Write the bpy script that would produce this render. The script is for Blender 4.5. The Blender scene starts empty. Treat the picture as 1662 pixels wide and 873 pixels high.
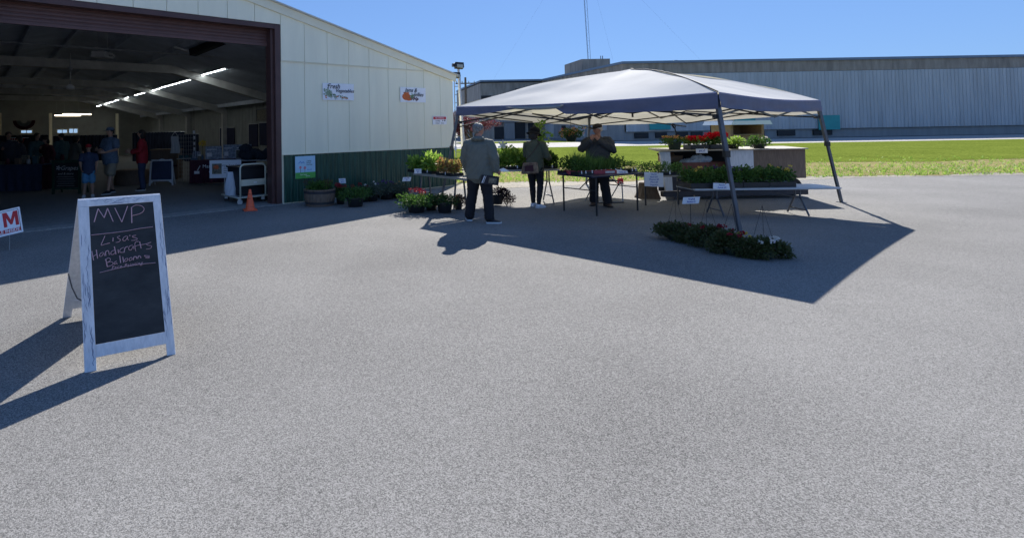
import bpy, math, random
from mathutils import Vector, Matrix, noise
R = math.radians
S = bpy.context.scene
# ------------------------------------------------------------------ camera
FPX, CX, CAMZ = 857.0, 600.0, 1.6
PITCH, ROLL = R(1.5), R(-1.0)
CY = 212.0 - FPX * math.tan(PITCH)
cam_d = bpy.data.cameras.new('camera')
cam = bpy.data.objects.new('camera', cam_d)
S.collection.objects.link(cam); S.camera = cam
cam_d.sensor_width = 36; cam_d.lens = FPX / 1662 * 36
cam_d.shift_x = (831 - CX) / 1662; cam_d.shift_y = -(436.5 - CY) / 1662
cam_d.clip_start = 0.05; cam_d.clip_end = 3000
M3 = (Matrix.Rotation(R(90) + PITCH, 3, 'X') @ Matrix.Rotation(ROLL, 3, 'Z'))
cam.matrix_world = Matrix.Translation((0, 0, CAMZ)) @ M3.to_4x4()
# ------------------------------------------------------------------ light
SUNV = Vector((-.53, -1.37, -1.0))          # direction light travels
ELEV = math.atan2(1, math.hypot(.53, 1.37)); AZ = math.atan2(.53, 1.37)
w = bpy.data.worlds.new('World'); S.world = w; w.use_nodes = True
nt = w.node_tree; bg = nt.nodes['Background']
sky = nt.nodes.new('ShaderNodeTexSky'); sky.sky_type = 'NISHITA'; sky.sun_disc = False
sky.sun_elevation = ELEV; sky.sun_rotation = AZ
sky.air_density = 1.0; sky.dust_density = 0.1; sky.ozone_density = 3.0; sky.altitude = 100
gam = nt.nodes.new('ShaderNodeGamma'); gam.inputs[1].default_value = .42
tint = nt.nodes.new('ShaderNodeMix'); tint.data_type = 'RGBA'; tint.blend_type = 'MULTIPLY'; tint.inputs[0].default_value = 1
tint.clamp_result = False
tint.inputs[7].default_value = (.62, .99, 1.70, 1)
nt.links.new(sky.outputs[0], gam.inputs[0]); nt.links.new(gam.outputs[0], tint.inputs[6]); nt.links.new(tint.outputs[2], bg.inputs[0]); bg.inputs[1].default_value = 0.108
sl = bpy.data.lights.new('sun', 'SUN'); sl.energy = 4.4; sl.angle = R(.5); sl.color = (1, .95, .87)
so = bpy.data.objects.new('sun', sl); S.collection.objects.link(so)
so.rotation_euler = SUNV.to_track_quat('-Z', 'Y').to_euler()
S.view_settings.view_transform = 'Standard'; S.view_settings.look = 'None'
S.view_settings.gamma = 1; S.view_settings.exposure = 0.98
# ------------------------------------------------------------------ helpers
def ray(px, py):
    return (M3 @ Vector(((px - CX) / FPX, (CY - py) / FPX, -1))).normalized()
O = Vector((0, 0, CAMZ))
def G(px, py, z=0.0):
    d = ray(px, py); return O + d * ((z - CAMZ) / d.z)
def D(px, py, Y):
    d = ray(px, py); return O + d * (Y / d.y)
def PL(px, py, p0, n):
    d = ray(px, py); return O + d * ((p0 - O).dot(n) / d.dot(n))
def xat(px, Y, py=212): return D(px, py, Y).x

WM = {}
def link(o, parent=None):
    S.collection.objects.link(o)
    if parent is not None: o.parent = parent
    return o
def tag(o, label=None, cat=None, group=None, kind=None):
    if label: o['label'] = label
    if cat: o['category'] = cat
    if group: o['group'] = group
    if kind: o['kind'] = kind
    return o
def thing(name, label, cat, loc=(0, 0, 0), rz=0, group=None):
    o = bpy.data.objects.new(name, None); link(o); o.empty_display_size = .1
    o.location = loc; o.rotation_euler = (0, 0, rz)
    WM[o.name] = Matrix.Translation(loc) @ Matrix.Rotation(rz, 4, 'Z')
    return tag(o, label, cat, group)
def children(o): return [c for c in bpy.data.objects if c.parent == o]
def copy_tree(o, parent=None):
    c = o.copy(); link(c)
    c.parent = parent
    for ch in children(o): copy_tree(ch, c)
    return c

class MB:
    def __init__(s, M=None): s.v = []; s.f = []; s.m = []; s.M = M; s.mi = 0
    def add(s, vs, fs):
        b = len(s.v)
        for p in vs: s.v.append(s.M @ Vector(p) if s.M else Vector(p))
        for f in fs: s.f.append([b + i for i in f]); s.m.append(s.mi)
        return s
    def par(s, o, a, b, c):
        o, a, b, c = map(Vector, (o, a, b, c))
        vs = [o, o+a, o+a+b, o+b, o+c, o+a+c, o+a+b+c, o+b+c]
        fs = [(0,3,2,1),(4,5,6,7),(0,1,5,4),(1,2,6,5),(2,3,7,6),(3,0,4,7)]
        if a.cross(b).dot(c) < 0: fs = [f[::-1] for f in fs]
        return s.add(vs, fs)
    def box(s, x0, x1, y0, y1, z0, z1): return s.par((x0,y0,z0),(x1-x0,0,0),(0,y1-y0,0),(0,0,z1-z0))
    def cbox(s, c, sz, rz=0, tilt=None):
        m = Matrix.Rotation(rz, 3, 'Z')
        if tilt: m = m @ Matrix.Rotation(tilt[0], 3, 'X') @ Matrix.Rotation(tilt[1], 3, 'Y')
        a, b, d = m @ Vector((sz[0],0,0)), m @ Vector((0,sz[1],0)), m @ Vector((0,0,sz[2]))
        return s.par(Vector(c) - a/2 - b/2 - d/2, a, b, d)
    def bar(s, p, q, w, h=None):
        p, q = Vector(p), Vector(q); h = h or w; d = (q-p)
        up = Vector((0,0,1)) if abs(d.normalized().z) < .95 else Vector((0,1,0))
        a = d.cross(up).normalized() * w; b = a.cross(d).normalized() * h
        return s.par(p - a/2 - b/2, d, a, b)
    def tube(s, pts, r, n=8, caps=True, flat=1.0):
        pts = [Vector(p) for p in pts]; k = len(pts)
        rs = r if isinstance(r, (list, tuple)) else [r]*k
        vs = []; fs = []; pa = None
        for i, p in enumerate(pts):
            t = (pts[min(i+1,k-1)] - pts[max(i-1,0)]).normalized()
            if pa is None:
                up = Vector((0,0,1)) if abs(t.z) < .9 else Vector((0,1,0)); a = t.cross(up).normalized()
            else:
                a = (pa - t*pa.dot(t)).normalized()
            pa = a; b = t.cross(a)
            for j in range(n):
                th = 2*math.pi*j/n
                vs.append(p + (a*math.cos(th) + b*math.sin(th)*flat)*rs[i])
        for i in range(k-1):
            for j in range(n):
                fs.append((i*n+j, i*n+(j+1)%n, (i+1)*n+(j+1)%n, (i+1)*n+j))
        if caps: fs.append(tuple(range(n))[::-1]); fs.append(tuple((k-1)*n+j for j in range(n)))
        return s.add(vs, fs)
    def lathe(s, prof, c=(0,0,0), n=20, ax=None):
        c = Vector(c); vs = []; fs = []; m = ax or Matrix.Identity(3)
        for (r, z) in prof:
            for j in range(n):
                th = 2*math.pi*j/n; vs.append(c + m @ Vector((r*math.cos(th), r*math.sin(th), z)))
        k = len(prof)
        for i in range(k-1):
            for j in range(n): fs.append((i*n+j, i*n+(j+1)%n, (i+1)*n+(j+1)%n, (i+1)*n+j))
        fs.append(tuple(range(n))[::-1]); fs.append(tuple((k-1)*n+j for j in range(n)))
        return s.add(vs, fs)
    def ell(s, c, r, n=14, m=9, rot=None):
        c = Vector(c); rot = rot or Matrix.Identity(3); vs = []; fs = []
        for i in range(m+1):
            ph = math.pi*(i+.02)/(m+.04)
            for j in range(n):
                th = 2*math.pi*j/n
                vs.append(c + rot @ Vector((r[0]*math.sin(ph)*math.cos(th), r[1]*math.sin(ph)*math.sin(th), -r[2]*math.cos(ph))))
        for i in range(m):
            for j in range(n): fs.append((i*n+j, i*n+(j+1)%n, (i+1)*n+(j+1)%n, (i+1)*n+j))
        fs.append(tuple(range(n))[::-1]); fs.append(tuple(m*n+j for j in range(n)))
        return s.add(vs, fs)
    def rings(s, rg, n=16):          # rg: list of (center, a, b, dir_a, dir_b)
        vs = []; fs = []
        for (c, a, b, da, db) in rg:
            c, da, db = Vector(c), Vector(da), Vector(db)
            for j in range(n):
                th = 2*math.pi*j/n; vs.append(c + da*a*math.cos(th) + db*b*math.sin(th))
        k = len(rg)
        for i in range(k-1):
            for j in range(n): fs.append((i*n+j, i*n+(j+1)%n, (i+1)*n+(j+1)%n, (i+1)*n+j))
        fs.append(tuple(range(n))[::-1]); fs.append(tuple((k-1)*n+j for j in range(n)))
        return s.add(vs, fs)
    def prism(s, poly, o, u, v, wv):  # polygon in (u,v) extruded by wv
        o, u, v, wv = map(Vector, (o, u, v, wv)); k = len(poly)
        vs = [o + u*a + v*b for a, b in poly]; vs += [p + wv for p in vs]
        fs = [tuple(range(k))[::-1], tuple(range(k, 2*k))] + [(i, (i+1)%k, k+(i+1)%k, k+i) for i in range(k)]
        area = sum(poly[i][0]*poly[(i+1)%k][1] - poly[(i+1)%k][0]*poly[i][1] for i in range(k))
        if area * u.cross(v).dot(wv) < 0: fs = [f[::-1] for f in fs]
        return s.add(vs, fs)
    def quad(s, a, b, c, d): return s.add([a,b,c,d], [(0,1,2,3)])
    def text(s, body, M, size=.1, shear=0, align='CENTER', thick=.0008, bold=0, space=1.0, dup=0):
        if dup:
            for k in range(1, 3): s.text(body, M @ Matrix.Translation((dup*k, dup*.5*k, .0003*k)), size, shear, align, thick, bold, space)
        cu = bpy.data.curves.new('t', 'FONT'); cu.body = body; cu.size = size; cu.shear = shear
        cu.align_x = align; cu.align_y = 'CENTER'; cu.extrude = thick; cu.offset = bold; cu.space_character = space
        cu.resolution_u = 2
        o = bpy.data.objects.new('t', cu); S.collection.objects.link(o)
        dg = bpy.context.evaluated_depsgraph_get(); me = o.evaluated_get(dg).to_mesh()
        vs = [M @ v.co for v in me.vertices]; fs = [tuple(p.vertices) for p in me.polygons]
        o.evaluated_get(dg).to_mesh_clear(); bpy.data.objects.remove(o); bpy.data.curves.remove(cu)
        return s.add(vs, fs)
    def leaves(s, c, r, n, size, rnd, up=.3, shell=.35, wr=.5, mi=None, flatz=False, jit=.35):
        c = Vector(c)
        if mi is not None: s.mi = mi
        for _ in range(n):
            d = Vector((rnd.gauss(0,1), rnd.gauss(0,1), rnd.gauss(0,1))).normalized()
            if flatz: d.z = abs(d.z)
            q = (shell + (1-shell)*rnd.random())**.6
            p = c + Vector((d.x*r[0], d.y*r[1], d.z*r[2]))*q
            a = (d + Vector((rnd.gauss(0,.6), rnd.gauss(0,.6), rnd.gauss(0,.6)+up))).normalized()
            b = a.cross(Vector((rnd.gauss(0,1), rnd.gauss(0,1), rnd.gauss(0,1)))).normalized()
            nn = a.cross(b); z = size*(1 + jit*rnd.uniform(-1,1)); wd = z*wr
            s.add([p, p + a*z*.45 + b*wd*.5 + nn*z*.1, p + a*z - nn*z*.12, p + a*z*.45 - b*wd*.5 + nn*z*.1],
                  [(0,1,2),(0,2,3)])
        return s
    def blades(s, c, r, n, h, rnd, wid=.006, lean=.35):
        c = Vector(c)
        for _ in range(n):
            th = rnd.uniform(0, 6.283); q = math.sqrt(rnd.random())
            p = c + Vector((r[0]*q*math.cos(th), r[1]*q*math.sin(th), 0))
            hh = h*rnd.uniform(.6, 1.1); l = Vector((rnd.gauss(0,lean)*hh, rnd.gauss(0,lean)*hh, hh))
            a = Vector((rnd.gauss(0,1), rnd.gauss(0,1), 0)).normalized()*wid
            s.add([p-a, p+a, p+l*.6+a*.8+Vector((0,0,.0)), p+l*.6-a*.8, p+l+Vector((l.x*.3, l.y*.3, 0))], [(0,1,2,3),(3,2,4)])
        return s
    def build(s, name, mats, parent=None, world=False, smooth=False, bevel=0, angle=None):
        if not isinstance(mats, (list, tuple)): mats = [mats]
        vs = s.v; top = parent is None; off = Vector((0,0,0))
        if not top and world:
            inv = WM[parent.name].inverted(); vs = [inv @ v for v in vs]
        if top and vs:
            xs = [v.x for v in vs]; ys = [v.y for v in vs]; off = Vector(((min(xs)+max(xs))/2, (min(ys)+max(ys))/2, min(v.z for v in vs)))
            vs = [v - off for v in vs]
        me = bpy.data.meshes.new(name); me.from_pydata([tuple(v) for v in vs], [], s.f)
        for m in mats: me.materials.append(MAT[m] if isinstance(m, str) else m)
        if any(s.m): me.polygons.foreach_set('material_index', s.m)
        if smooth: me.polygons.foreach_set('use_smooth', [True]*len(me.polygons))
        me.update()
        if angle: me.set_sharp_from_angle(angle=R(angle))
        o = bpy.data.objects.new(name, me); link(o, parent)
        if top: o.location = off
        WM[o.name] = WM[parent.name] if not top else Matrix.Translation(off)
        if bevel:
            b = o.modifiers.new('bevel', 'BEVEL'); b.width = bevel; b.segments = 2; b.limit_method = 'ANGLE'
        return o
    def remesh(s, voxel=.01, smooth=3):
        me = bpy.data.meshes.new('r'); me.from_pydata([tuple(v) for v in s.v], [], s.f)
        o = bpy.data.objects.new('r', me); S.collection.objects.link(o)
        m = o.modifiers.new('r', 'REMESH'); m.mode = 'VOXEL'; m.voxel_size = voxel
        k = o.modifiers.new('s', 'SMOOTH'); k.factor = .6; k.iterations = smooth
        dg = bpy.context.evaluated_depsgraph_get(); e = o.evaluated_get(dg).to_mesh()
        out = MB(); out.v = [v.co.copy() for v in e.vertices]; out.f = [list(p.vertices) for p in e.polygons]; out.m = [0]*len(out.f)
        o.evaluated_get(dg).to_mesh_clear(); bpy.data.objects.remove(o); bpy.data.meshes.remove(me)
        return out
    def wrinkle(s, amp=.006, sc=(7, 7, 16), seed=0):
        # displace along rough normal
        nn = [Vector((0,0,0)) for _ in s.v]
        for f in s.f:
            a, b, c = s.v[f[0]], s.v[f[1]], s.v[f[2]]; k = (b-a).cross(c-a)
            for i in f: nn[i] += k
        for i, p in enumerate(s.v):
            q = Vector((p.x*sc[0]+seed, p.y*sc[1], p.z*sc[2] + 2.2*math.sin(p.x*9+seed)))
            t = 1 - 2*abs(noise.noise(q)); t += .5*noise.noise(q*2.3)
            if nn[i].length > 0: s.v[i] = p + nn[i].normalized()*amp*(t - .4)
        return s

# ------------------------------------------------------------------ materials
MAT = {}
def mat(name, col, rough=.6, var=.12, scale=6, bump=0, bscale=40, metal=0, spec=.5, coat=0, trans=None, stretch=None, col2=None, emit=None):
    m = bpy.data.materials.new(name); m.use_nodes = True; n = m.node_tree; b = n.nodes['Principled BSDF']
    b.inputs['Roughness'].default_value = rough; b.inputs['Metallic'].default_value = metal
    b.inputs['Specular IOR Level'].default_value = spec
    if coat: b.inputs['Coat Weight'].default_value = coat
    tc = n.nodes.new('ShaderNodeTexCoord'); mp = n.nodes.new('ShaderNodeMapping'); n.links.new(tc.outputs['Object'], mp.inputs[0])
    if stretch: mp.inputs['Scale'].default_value = stretch
    nz = n.nodes.new('ShaderNodeTexNoise'); nz.inputs['Scale'].default_value = scale; nz.inputs['Detail'].default_value = 6
    nz.inputs['Roughness'].default_value = .65; n.links.new(mp.outputs[0], nz.inputs['Vector'])
    cr = n.nodes.new('ShaderNodeValToRGB'); cr.color_ramp.elements[0].position = .3; cr.color_ramp.elements[1].position = .7
    c2 = col2 or tuple(min(1, c*(1+var)) for c in col)
    cr.color_ramp.elements[0].color = (*[c*(1-var) for c in col], 1); cr.color_ramp.elements[1].color = (*c2, 1)
    n.links.new(nz.outputs[0], cr.inputs[0]); n.links.new(cr.outputs[0], b.inputs['Base Color'])
    if bump:
        nb = n.nodes.new('ShaderNodeTexNoise'); nb.inputs['Scale'].default_value = bscale; nb.inputs['Detail'].default_value = 4
        n.links.new(mp.outputs[0], nb.inputs['Vector'])
        bp = n.nodes.new('ShaderNodeBump'); bp.inputs['Strength'].default_value = bump; bp.inputs['Distance'].default_value = .01
        n.links.new(nb.outputs[0], bp.inputs['Height']); n.links.new(bp.outputs[0], b.inputs['Normal'])
    if trans:
        tr = n.nodes.new('ShaderNodeBsdfTranslucent'); mx = n.nodes.new('ShaderNodeMixShader')
        tr.inputs[0].default_value = (*trans[1], 1); mx.inputs[0].default_value = trans[0]
        n.links.new(b.outputs[0], mx.inputs[1]); n.links.new(tr.outputs[0], mx.inputs[2])
        n.links.new(mx.outputs[0], n.nodes['Material Output'].inputs[0])
    if emit:
        b.inputs['Emission Color'].default_value = (*emit[0], 1); b.inputs['Emission Strength'].default_value = emit[1]
    MAT[name] = m; return m
def leafmat(name, a, b_, c, tr=.35):
    m = bpy.data.materials.new(name); m.use_nodes = True; n = m.node_tree; b = n.nodes['Principled BSDF']
    b.inputs['Roughness'].default_value = .5; b.inputs['Specular IOR Level'].default_value = .35
    g = n.nodes.new('ShaderNodeNewGeometry'); cr = n.nodes.new('ShaderNodeValToRGB')
    cr.color_ramp.elements[0].color = (*a, 1); cr.color_ramp.elements[1].color = (*c, 1)
    e = cr.color_ramp.elements.new(.5); e.color = (*b_, 1)
    n.links.new(g.outputs['Random Per Island'], cr.inputs[0]); n.links.new(cr.outputs[0], b.inputs['Base Color'])
    t = n.nodes.new('ShaderNodeBsdfTranslucent'); mx = n.nodes.new('ShaderNodeMixShader'); mx.inputs[0].default_value = tr
    n.links.new(cr.outputs[0], t.inputs[0]); n.links.new(b.outputs[0], mx.inputs[1]); n.links.new(t.outputs[0], mx.inputs[2])
    n.links.new(mx.outputs[0], n.nodes['Material Output'].inputs[0]); MAT[name] = m; return m
# ------------------------------------------------------------------ material table
def ground_mat(name, c_lo, c_hi, fine=60, blotch=.6, bump=.5, spec=.25, bl=.55):
    m = bpy.data.materials.new(name); m.use_nodes = True; n = m.node_tree; b = n.nodes['Principled BSDF']
    b.inputs['Roughness'].default_value = .9; b.inputs['Specular IOR Level'].default_value = spec
    tc = n.nodes.new('ShaderNodeTexCoord')
    v = n.nodes.new('ShaderNodeTexVoronoi'); v.inputs['Scale'].default_value = fine; n.links.new(tc.outputs['Object'], v.inputs['Vector'])
    n1 = n.nodes.new('ShaderNodeTexNoise'); n1.inputs['Scale'].default_value = fine*1.3; n1.inputs['Detail'].default_value = 5; n1.inputs['Roughness'].default_value = .8
    n2 = n.nodes.new('ShaderNodeTexNoise'); n2.inputs['Scale'].default_value = blotch; n2.inputs['Detail'].default_value = 7
    for q in (n1, n2): n.links.new(tc.outputs['Object'], q.inputs['Vector'])
    sx = n.nodes.new('ShaderNodeSeparateColor'); n.links.new(v.outputs['Color'], sx.inputs[0])
    a = n.nodes.new('ShaderNodeMath'); a.operation = 'MULTIPLY_ADD'; a.inputs[1].default_value = .5; n.links.new(sx.outputs[0], a.inputs[0]); n.links.new(n1.outputs[0], a.inputs[2])
    a2 = n.nodes.new('ShaderNodeMath'); a2.operation = 'MULTIPLY_ADD'; a2.inputs[1].default_value = bl; n.links.new(n2.outputs[0], a2.inputs[0]); n.links.new(a.outputs[0], a2.inputs[2])
    cr = n.nodes.new('ShaderNodeValToRGB'); e = cr.color_ramp.elements
    e[0].position = .72; e[1].position = 1.35
    mr = n.nodes.new('ShaderNodeMapRange'); mr.inputs[1].default_value = .76 - (.75-.0)*.0 + (bl-.55)*.5 - .14; mr.inputs[2].default_value = 1.42 + (bl-.55)*.5; n.links.new(a2.outputs[0], mr.inputs[0])
    e[0].position = 0; e[1].position = 1; e[0].color = (*c_lo, 1); e[1].color = (*c_hi, 1)
    n.links.new(mr.outputs[0], cr.inputs[0]); n.links.new(cr.outputs[0], b.inputs['Base Color'])
    bp = n.nodes.new('ShaderNodeBump'); bp.inputs['Strength'].default_value = bump; bp.inputs['Distance'].default_value = .012
    n.links.new(a.outputs[0], bp.inputs['Height']); n.links.new(bp.outputs[0], b.inputs['Normal']); MAT[name] = m
ground_mat('asphalt', (.025, .025, .026), (.385, .375, .36), 190, .45, .5, bl=.40)
ground_mat('gravel', (.12, .11, .09), (.42, .38, .31), 30, 1.2)
ground_mat('slab', (.17, .17, .165), (.27, .27, .26), 25, .8, .15)
ground_mat('slab_edge', (.2, .2, .19), (.34, .33, .31), 30, 2, .2)
ground_mat('grass_g', (.07, .10, .015), (.22, .27, .05), 14, .35, .8, 0.0)
ground_mat('grass_dry', (.17, .15, .06), (.40, .35, .17), 14, .8, .8, 0.0)
ground_mat('path', (.26, .25, .24), (.48, .46, .43), 6, .3, .1)
ground_mat('road', (.04, .042, .047), (.12, .12, .125), 20, .4, .1)
mat('siding', (.92, .88, .68), .45, .06, 1.6, stretch=(1.6, 1.6, .2), bump=.08, bscale=2)
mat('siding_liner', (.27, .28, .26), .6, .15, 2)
mat('cream', (.86, .80, .60), .5, .06, 2)
mat('trim_green', (.012, .055, .038), .35, .35, 3, stretch=(4, 4, .5), col2=(.035, .115, .08))
mat('brown_metal', (.085, .040, .036), .45, .2, 3)
mat('brown_slats', (.11, .052, .046), .5, .15, 3)
mat('roof_metal', (.55, .53, .46), .5, .1, 2)
mat('insul', (.62, .66, .72), .8, .2, 1)
mat('steel_primer', (.55, .54, .50), .6, .2, 2)
mat('galv', (.45, .46, .47), .4, .12, 8, metal=.5)
mat('dark_steel', (.11, .12, .14), .4, .15, 10, metal=.4)
mat('black_metal', (.018, .018, .02), .4, .2, 10)
mat('tube', (1, 1, .95), .5, 0, 1, emit=((.86, .95, 1), 9))
mat('tube_warm', (1, 1, .8), .5, 0, 1, emit=((1, .85, .6), 5))
mat('canopy', (.66, .66, .65), .8, .05, 1.5, spec=0.04, bump=.8, bscale=1.6, trans=(.22, (.88, .82, .58)))
mat('valance', (.15, .158, .235), .6, .12, 6, trans=(.22, (.12, .15, .34)))
mat('valance_back', (.42, .42, .41), .7, .05, 3, trans=(.35, (.5, .48, .42)))
mat('concrete_dark', (.27, .245, .21), .8, .25, .7, col2=(.44, .40, .34), stretch=(2.2, 2.2, .35))
mat('fascia_brown', (.27, .225, .18), .7, .25, .8, col2=(.42, .35, .28), stretch=(2, 2, .35))
mat('facade_white', (.46, .47, .47), .6, .16, .35, stretch=(3, 3, .3))
mat('facade_blue', (.27, .28, .28), .6, .15, .7, stretch=(2, 2, .3))
mat('flash_blue', (.16, .22, .30), .5, .1, 2)
mat('teal', (.03, .33, .32), .5, .12, 1.4)
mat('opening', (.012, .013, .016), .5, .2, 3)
mat('white', (.80, .80, .80), .5, .03, 5)
mat('paper', (.90, .91, .95), .6, .03, 9)
mat('white_worn', (.70, .72, .76), .6, .14, 7, bump=.25, bscale=25, stretch=(5, 5, .7), col2=(.82, .83, .86))
mat('crack', (.16, .19, .30), .8, .2, 9)
mat('chalkboard', (.013, .017, .021), .7, .25, 3.5, stretch=(1, 1, 2.2), col2=(.042, .046, .050))
mat('chalk', (.58, .36, .40), .9, .15, 80)
mat('chalk_white', (.6, .6, .6), .9, .1, 80)
mat('wood', (.30, .19, .10), .65, .3, 8, stretch=(1, 8, 8))
mat('wood_old', (.20, .14, .10), .75, .3, 5, stretch=(9, 9, 1), bump=.3, bscale=20)
mat('wood_grey', (.34, .31, .26), .8, .25, 6, stretch=(1, 9, 9))
mat('bark', (.11, .085, .065), .9, .4, 7, bump=1, bscale=14, stretch=(3, 3, .8))
mat('iron', (.045, .04, .045), .6, .25, 9)
mat('red_sign', (.55, .02, .025), .5, .05, 5)
mat('ink', (.02, .02, .03), .6, .1, 5)
mat('ink_blue', (.03, .07, .45), .6, .1, 5)
mat('blue_art', (.10, .28, .62), .6, .1, 5)
mat('sky_art', (.45, .68, .85), .6, .05, 3)
mat('green_art', (.10, .42, .08), .6, .1, 9)
mat('leaf_art', (.06, .16, .05), .6, .5, 60, col2=(.25, .38, .20))
mat('cabbage_art', (.16, .30, .16), .6, .5, 50, col2=(.55, .65, .52))
mat('orange_art', (.62, .13, .03), .6, .35, 30)
mat('berry_art', (.10, .015, .03), .6, .3, 50)
mat('grape_art', (.03, .02, .08), .6, .3, 50)
mat('pink_art', (.7, .25, .3), .6, .1, 5)
mat('cone', (.90, .13, .045), .45, .07, 8)
mat('cone_mark', (.35, .05, .02), .5, .1, 8)
mat('pot_black', (.014, .015, .017), .45, .2, 8)
mat('pot_green', (.02, .04, .03), .45, .2, 8)
mat('soil', (.035, .024, .017), .95, .3, 30)
mat('table_top', (.012, .02, .055), .3, .2, 6)
mat('table_grey', (.52, .52, .52), .4, .08, 6)
mat('cardboard', (.34, .20, .11), .7, .15, 6)
mat('brick_box', (.22, .075, .05), .7, .2, 6)
mat('redbox', (.36, .05, .07), .5, .25, 18)
mat('newsprint', (.62, .62, .60), .7, .25, 26, col2=(.75, .75, .73))
mat('plastic_bag', (.74, .78, .85), .3, .06, 6, trans=(.3, (.7, .75, .8)))
mat('maroon', (.075, .012, .03), .75, .2, 5)
mat('drape', (.035, .045, .075), .9, .3, 4, stretch=(4, 4, .5))
mat('drape_blue', (.010, .014, .05), .8, .3, 4)
mat('skin', (.50, .29, .20), .5, .08, 14)
mat('skin_red', (.46, .22, .15), .5, .12, 14)
mat('hair_grey', (.07, .068, .065), .7, .5, 50, bump=.8, bscale=90, col2=(.36, .35, .33))
mat('hair_white', (.66, .62, .56), .7, .25, 50, bump=.8, bscale=90)
mat('hair_dark', (.035, .025, .02), .6, .3, 50)
mat('jacket_grey', (.15, .155, .13), .85, .12, 7, bump=.25, bscale=160)
mat('jacket_olive', (.095, .105, .07), .85, .15, 7, bump=.25, bscale=160)
mat('jacket_navy', (.05, .054, .062), .8, .18, 7, bump=.3, bscale=120)
mat('trouser_black', (.012, .012, .016), .85, .2, 7)
mat('trouser_char', (.018, .018, .022), .85, .2, 7)
mat('shoe_black', (.015, .016, .022), .5, .2, 9)
mat('shoe_white', (.72, .74, .80), .5, .05, 9)
mat('shoe_brown', (.09, .055, .04), .6, .2, 9)
mat('sole', (.62, .64, .66), .6, .05, 9)
mat('cap_dark', (.035, .024, .02), .8, .15, 9)
mat('cap_brim', (.01, .01, .012), .7, .1, 9)
mat('hook_black', (.01,.01,.012), .6, .1, 5)
mat('hat_black', (.006, .006, .008), .9, .2, 9)
mat('bag_pattern', (.10, .03, .035), .75, .6, 9, col2=(.42, .30, .20))
mat('bag_dark', (.06, .015, .025), .75, .2, 9)
mat('plaid_blue', (.12, .17, .24), .8, .3, 22, stretch=(1, 1, 1))
mat('khaki', (.30, .26, .19), .8, .1, 9)
mat('shorts_blue', (.10, .30, .50), .7, .15, 9)
mat('red_cloth', (.42, .02, .03), .8, .15, 9)
mat('navy_cloth', (.04, .055, .11), .8, .2, 9)
mat('dark_cloth', (.04, .05, .07), .85, .2, 9)
mat('plum_cloth', (.09, .02, .03), .85, .2, 9)
mat('teal_cloth', (.05, .12, .14), .85, .2, 9)
mat('yellow_cloth', (.65, .50, .10), .8, .1, 9)
mat('bunting', (.5, .03, .04), .8, .2, 9)
mat('rubber', (.02, .02, .02), .8, .1, 9)
mat('glassy', (.15, .2, .28), .08, .1, 5, spec=.8)
mat('lens', (.35, .36, .30), .2, .2, 12, spec=.8)
mat('wire', (.02, .02, .025), .5, .1, 9)
mat('poster_mix', (.20, .25, .38), .6, .6, 14, col2=(.62, .68, .80))
mat('photo_mix', (.03, .06, .05), .6, .6, 24, col2=(.35, .30, .22))
mat('bin', (.012, .013, .018), .5, .2, 5)
mat('cart_cream', (.62, .60, .48), .45, .05, 5)
leafmat('lf_basket', (.05, .075, .02), (.075, .10, .03), (.13, .11, .05))
leafmat('lf_dark', (.022, .055, .014), (.045, .10, .022), (.08, .15, .035))
leafmat('lf_mid', (.03, .08, .016), (.07, .16, .03), (.13, .24, .05))
leafmat('lf_bright', (.12, .24, .03), (.24, .40, .06), (.42, .54, .12), .5)
leafmat('lf_grey', (.06, .085, .06), (.10, .13, .09), (.18, .20, .15))
leafmat('lf_coleus', (.30, .12, .05), (.45, .30, .12), (.22, .30, .06), .4)
leafmat('lf_purple', (.02, .012, .02), (.05, .02, .035), (.03, .04, .02))
leafmat('lf_maple', (.09, .02, .03), (.16, .04, .055), (.26, .10, .10), .35)
leafmat('lf_herb', (.06, .14, .04), (.11, .23, .065), (.20, .34, .10), .5)
leafmat('lf_reddish', (.09, .03, .03), (.07, .08, .03), (.16, .05, .05))
leafmat('fl_red', (.62, .008, .025), (.75, .015, .035), (.50, .005, .02), .45)
leafmat('fl_darkred', (.25, .006, .015), (.36, .01, .03), (.16, .005, .01), .2)
leafmat('fl_yellow', (.75, .55, .05), (.85, .70, .15), (.7, .4, .04), .3)
leafmat('fl_mix', (.75, .60, .12), (.55, .12, .08), (.80, .70, .35), .3)
leafmat('fl_purple', (.08, .03, .16), (.16, .06, .30), (.05, .02, .08), .2)
leafmat('fl_pale', (.7, .68, .6), (.8, .8, .75), (.75, .6, .6), .3)

# ------------------------------------------------------------------ ground
def sheet(name, poly, z, m, base=-.3):
    mb = MB(); mb.prism([(p[0], p[1]) for p in poly], (0, 0, z - .25), (1,0,0), (0,1,0), (0,0,.25))
    return tag(mb.build(name, m), kind='structure')
sheet('ground', [(-900,-40),(900,-40),(900,1500),(-900,1500)], 0, 'asphalt')
def gp(px, py): v = G(px, py); return (v.x, v.y)
sheet('gravel_verge', [(-2, 14.6), (3, 14.0), (6, 14.6), (9, 14.2), (14, 15.2), (45, 15.2), (45, 23.5), (-2, 23.5)], .004, 'gravel')
rr = random.Random(3)
edge = [(1.5 + i*1.0, 15.6 + rr.uniform(-.4, .5)) for i in range(45)]
sheet('dry_grass', edge + [(60, 27), (1.5, 27)], .01, 'grass_dry')
edge = [(2 + i*2.0, 20.8 + rr.uniform(-.5, .5)) for i in range(34)]
sheet('lawn', edge + [(70, 42), (2, 42)], .018, 'grass_g')
sheet('path', [(-5, 42.2), (120, 42.2), (120, 55), (-5, 55)], .012, 'path')
sheet('grass_strip', [(10, 55.3), (22, 55.3), (22, 62), (10, 62)], .02, 'grass_g')
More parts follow.
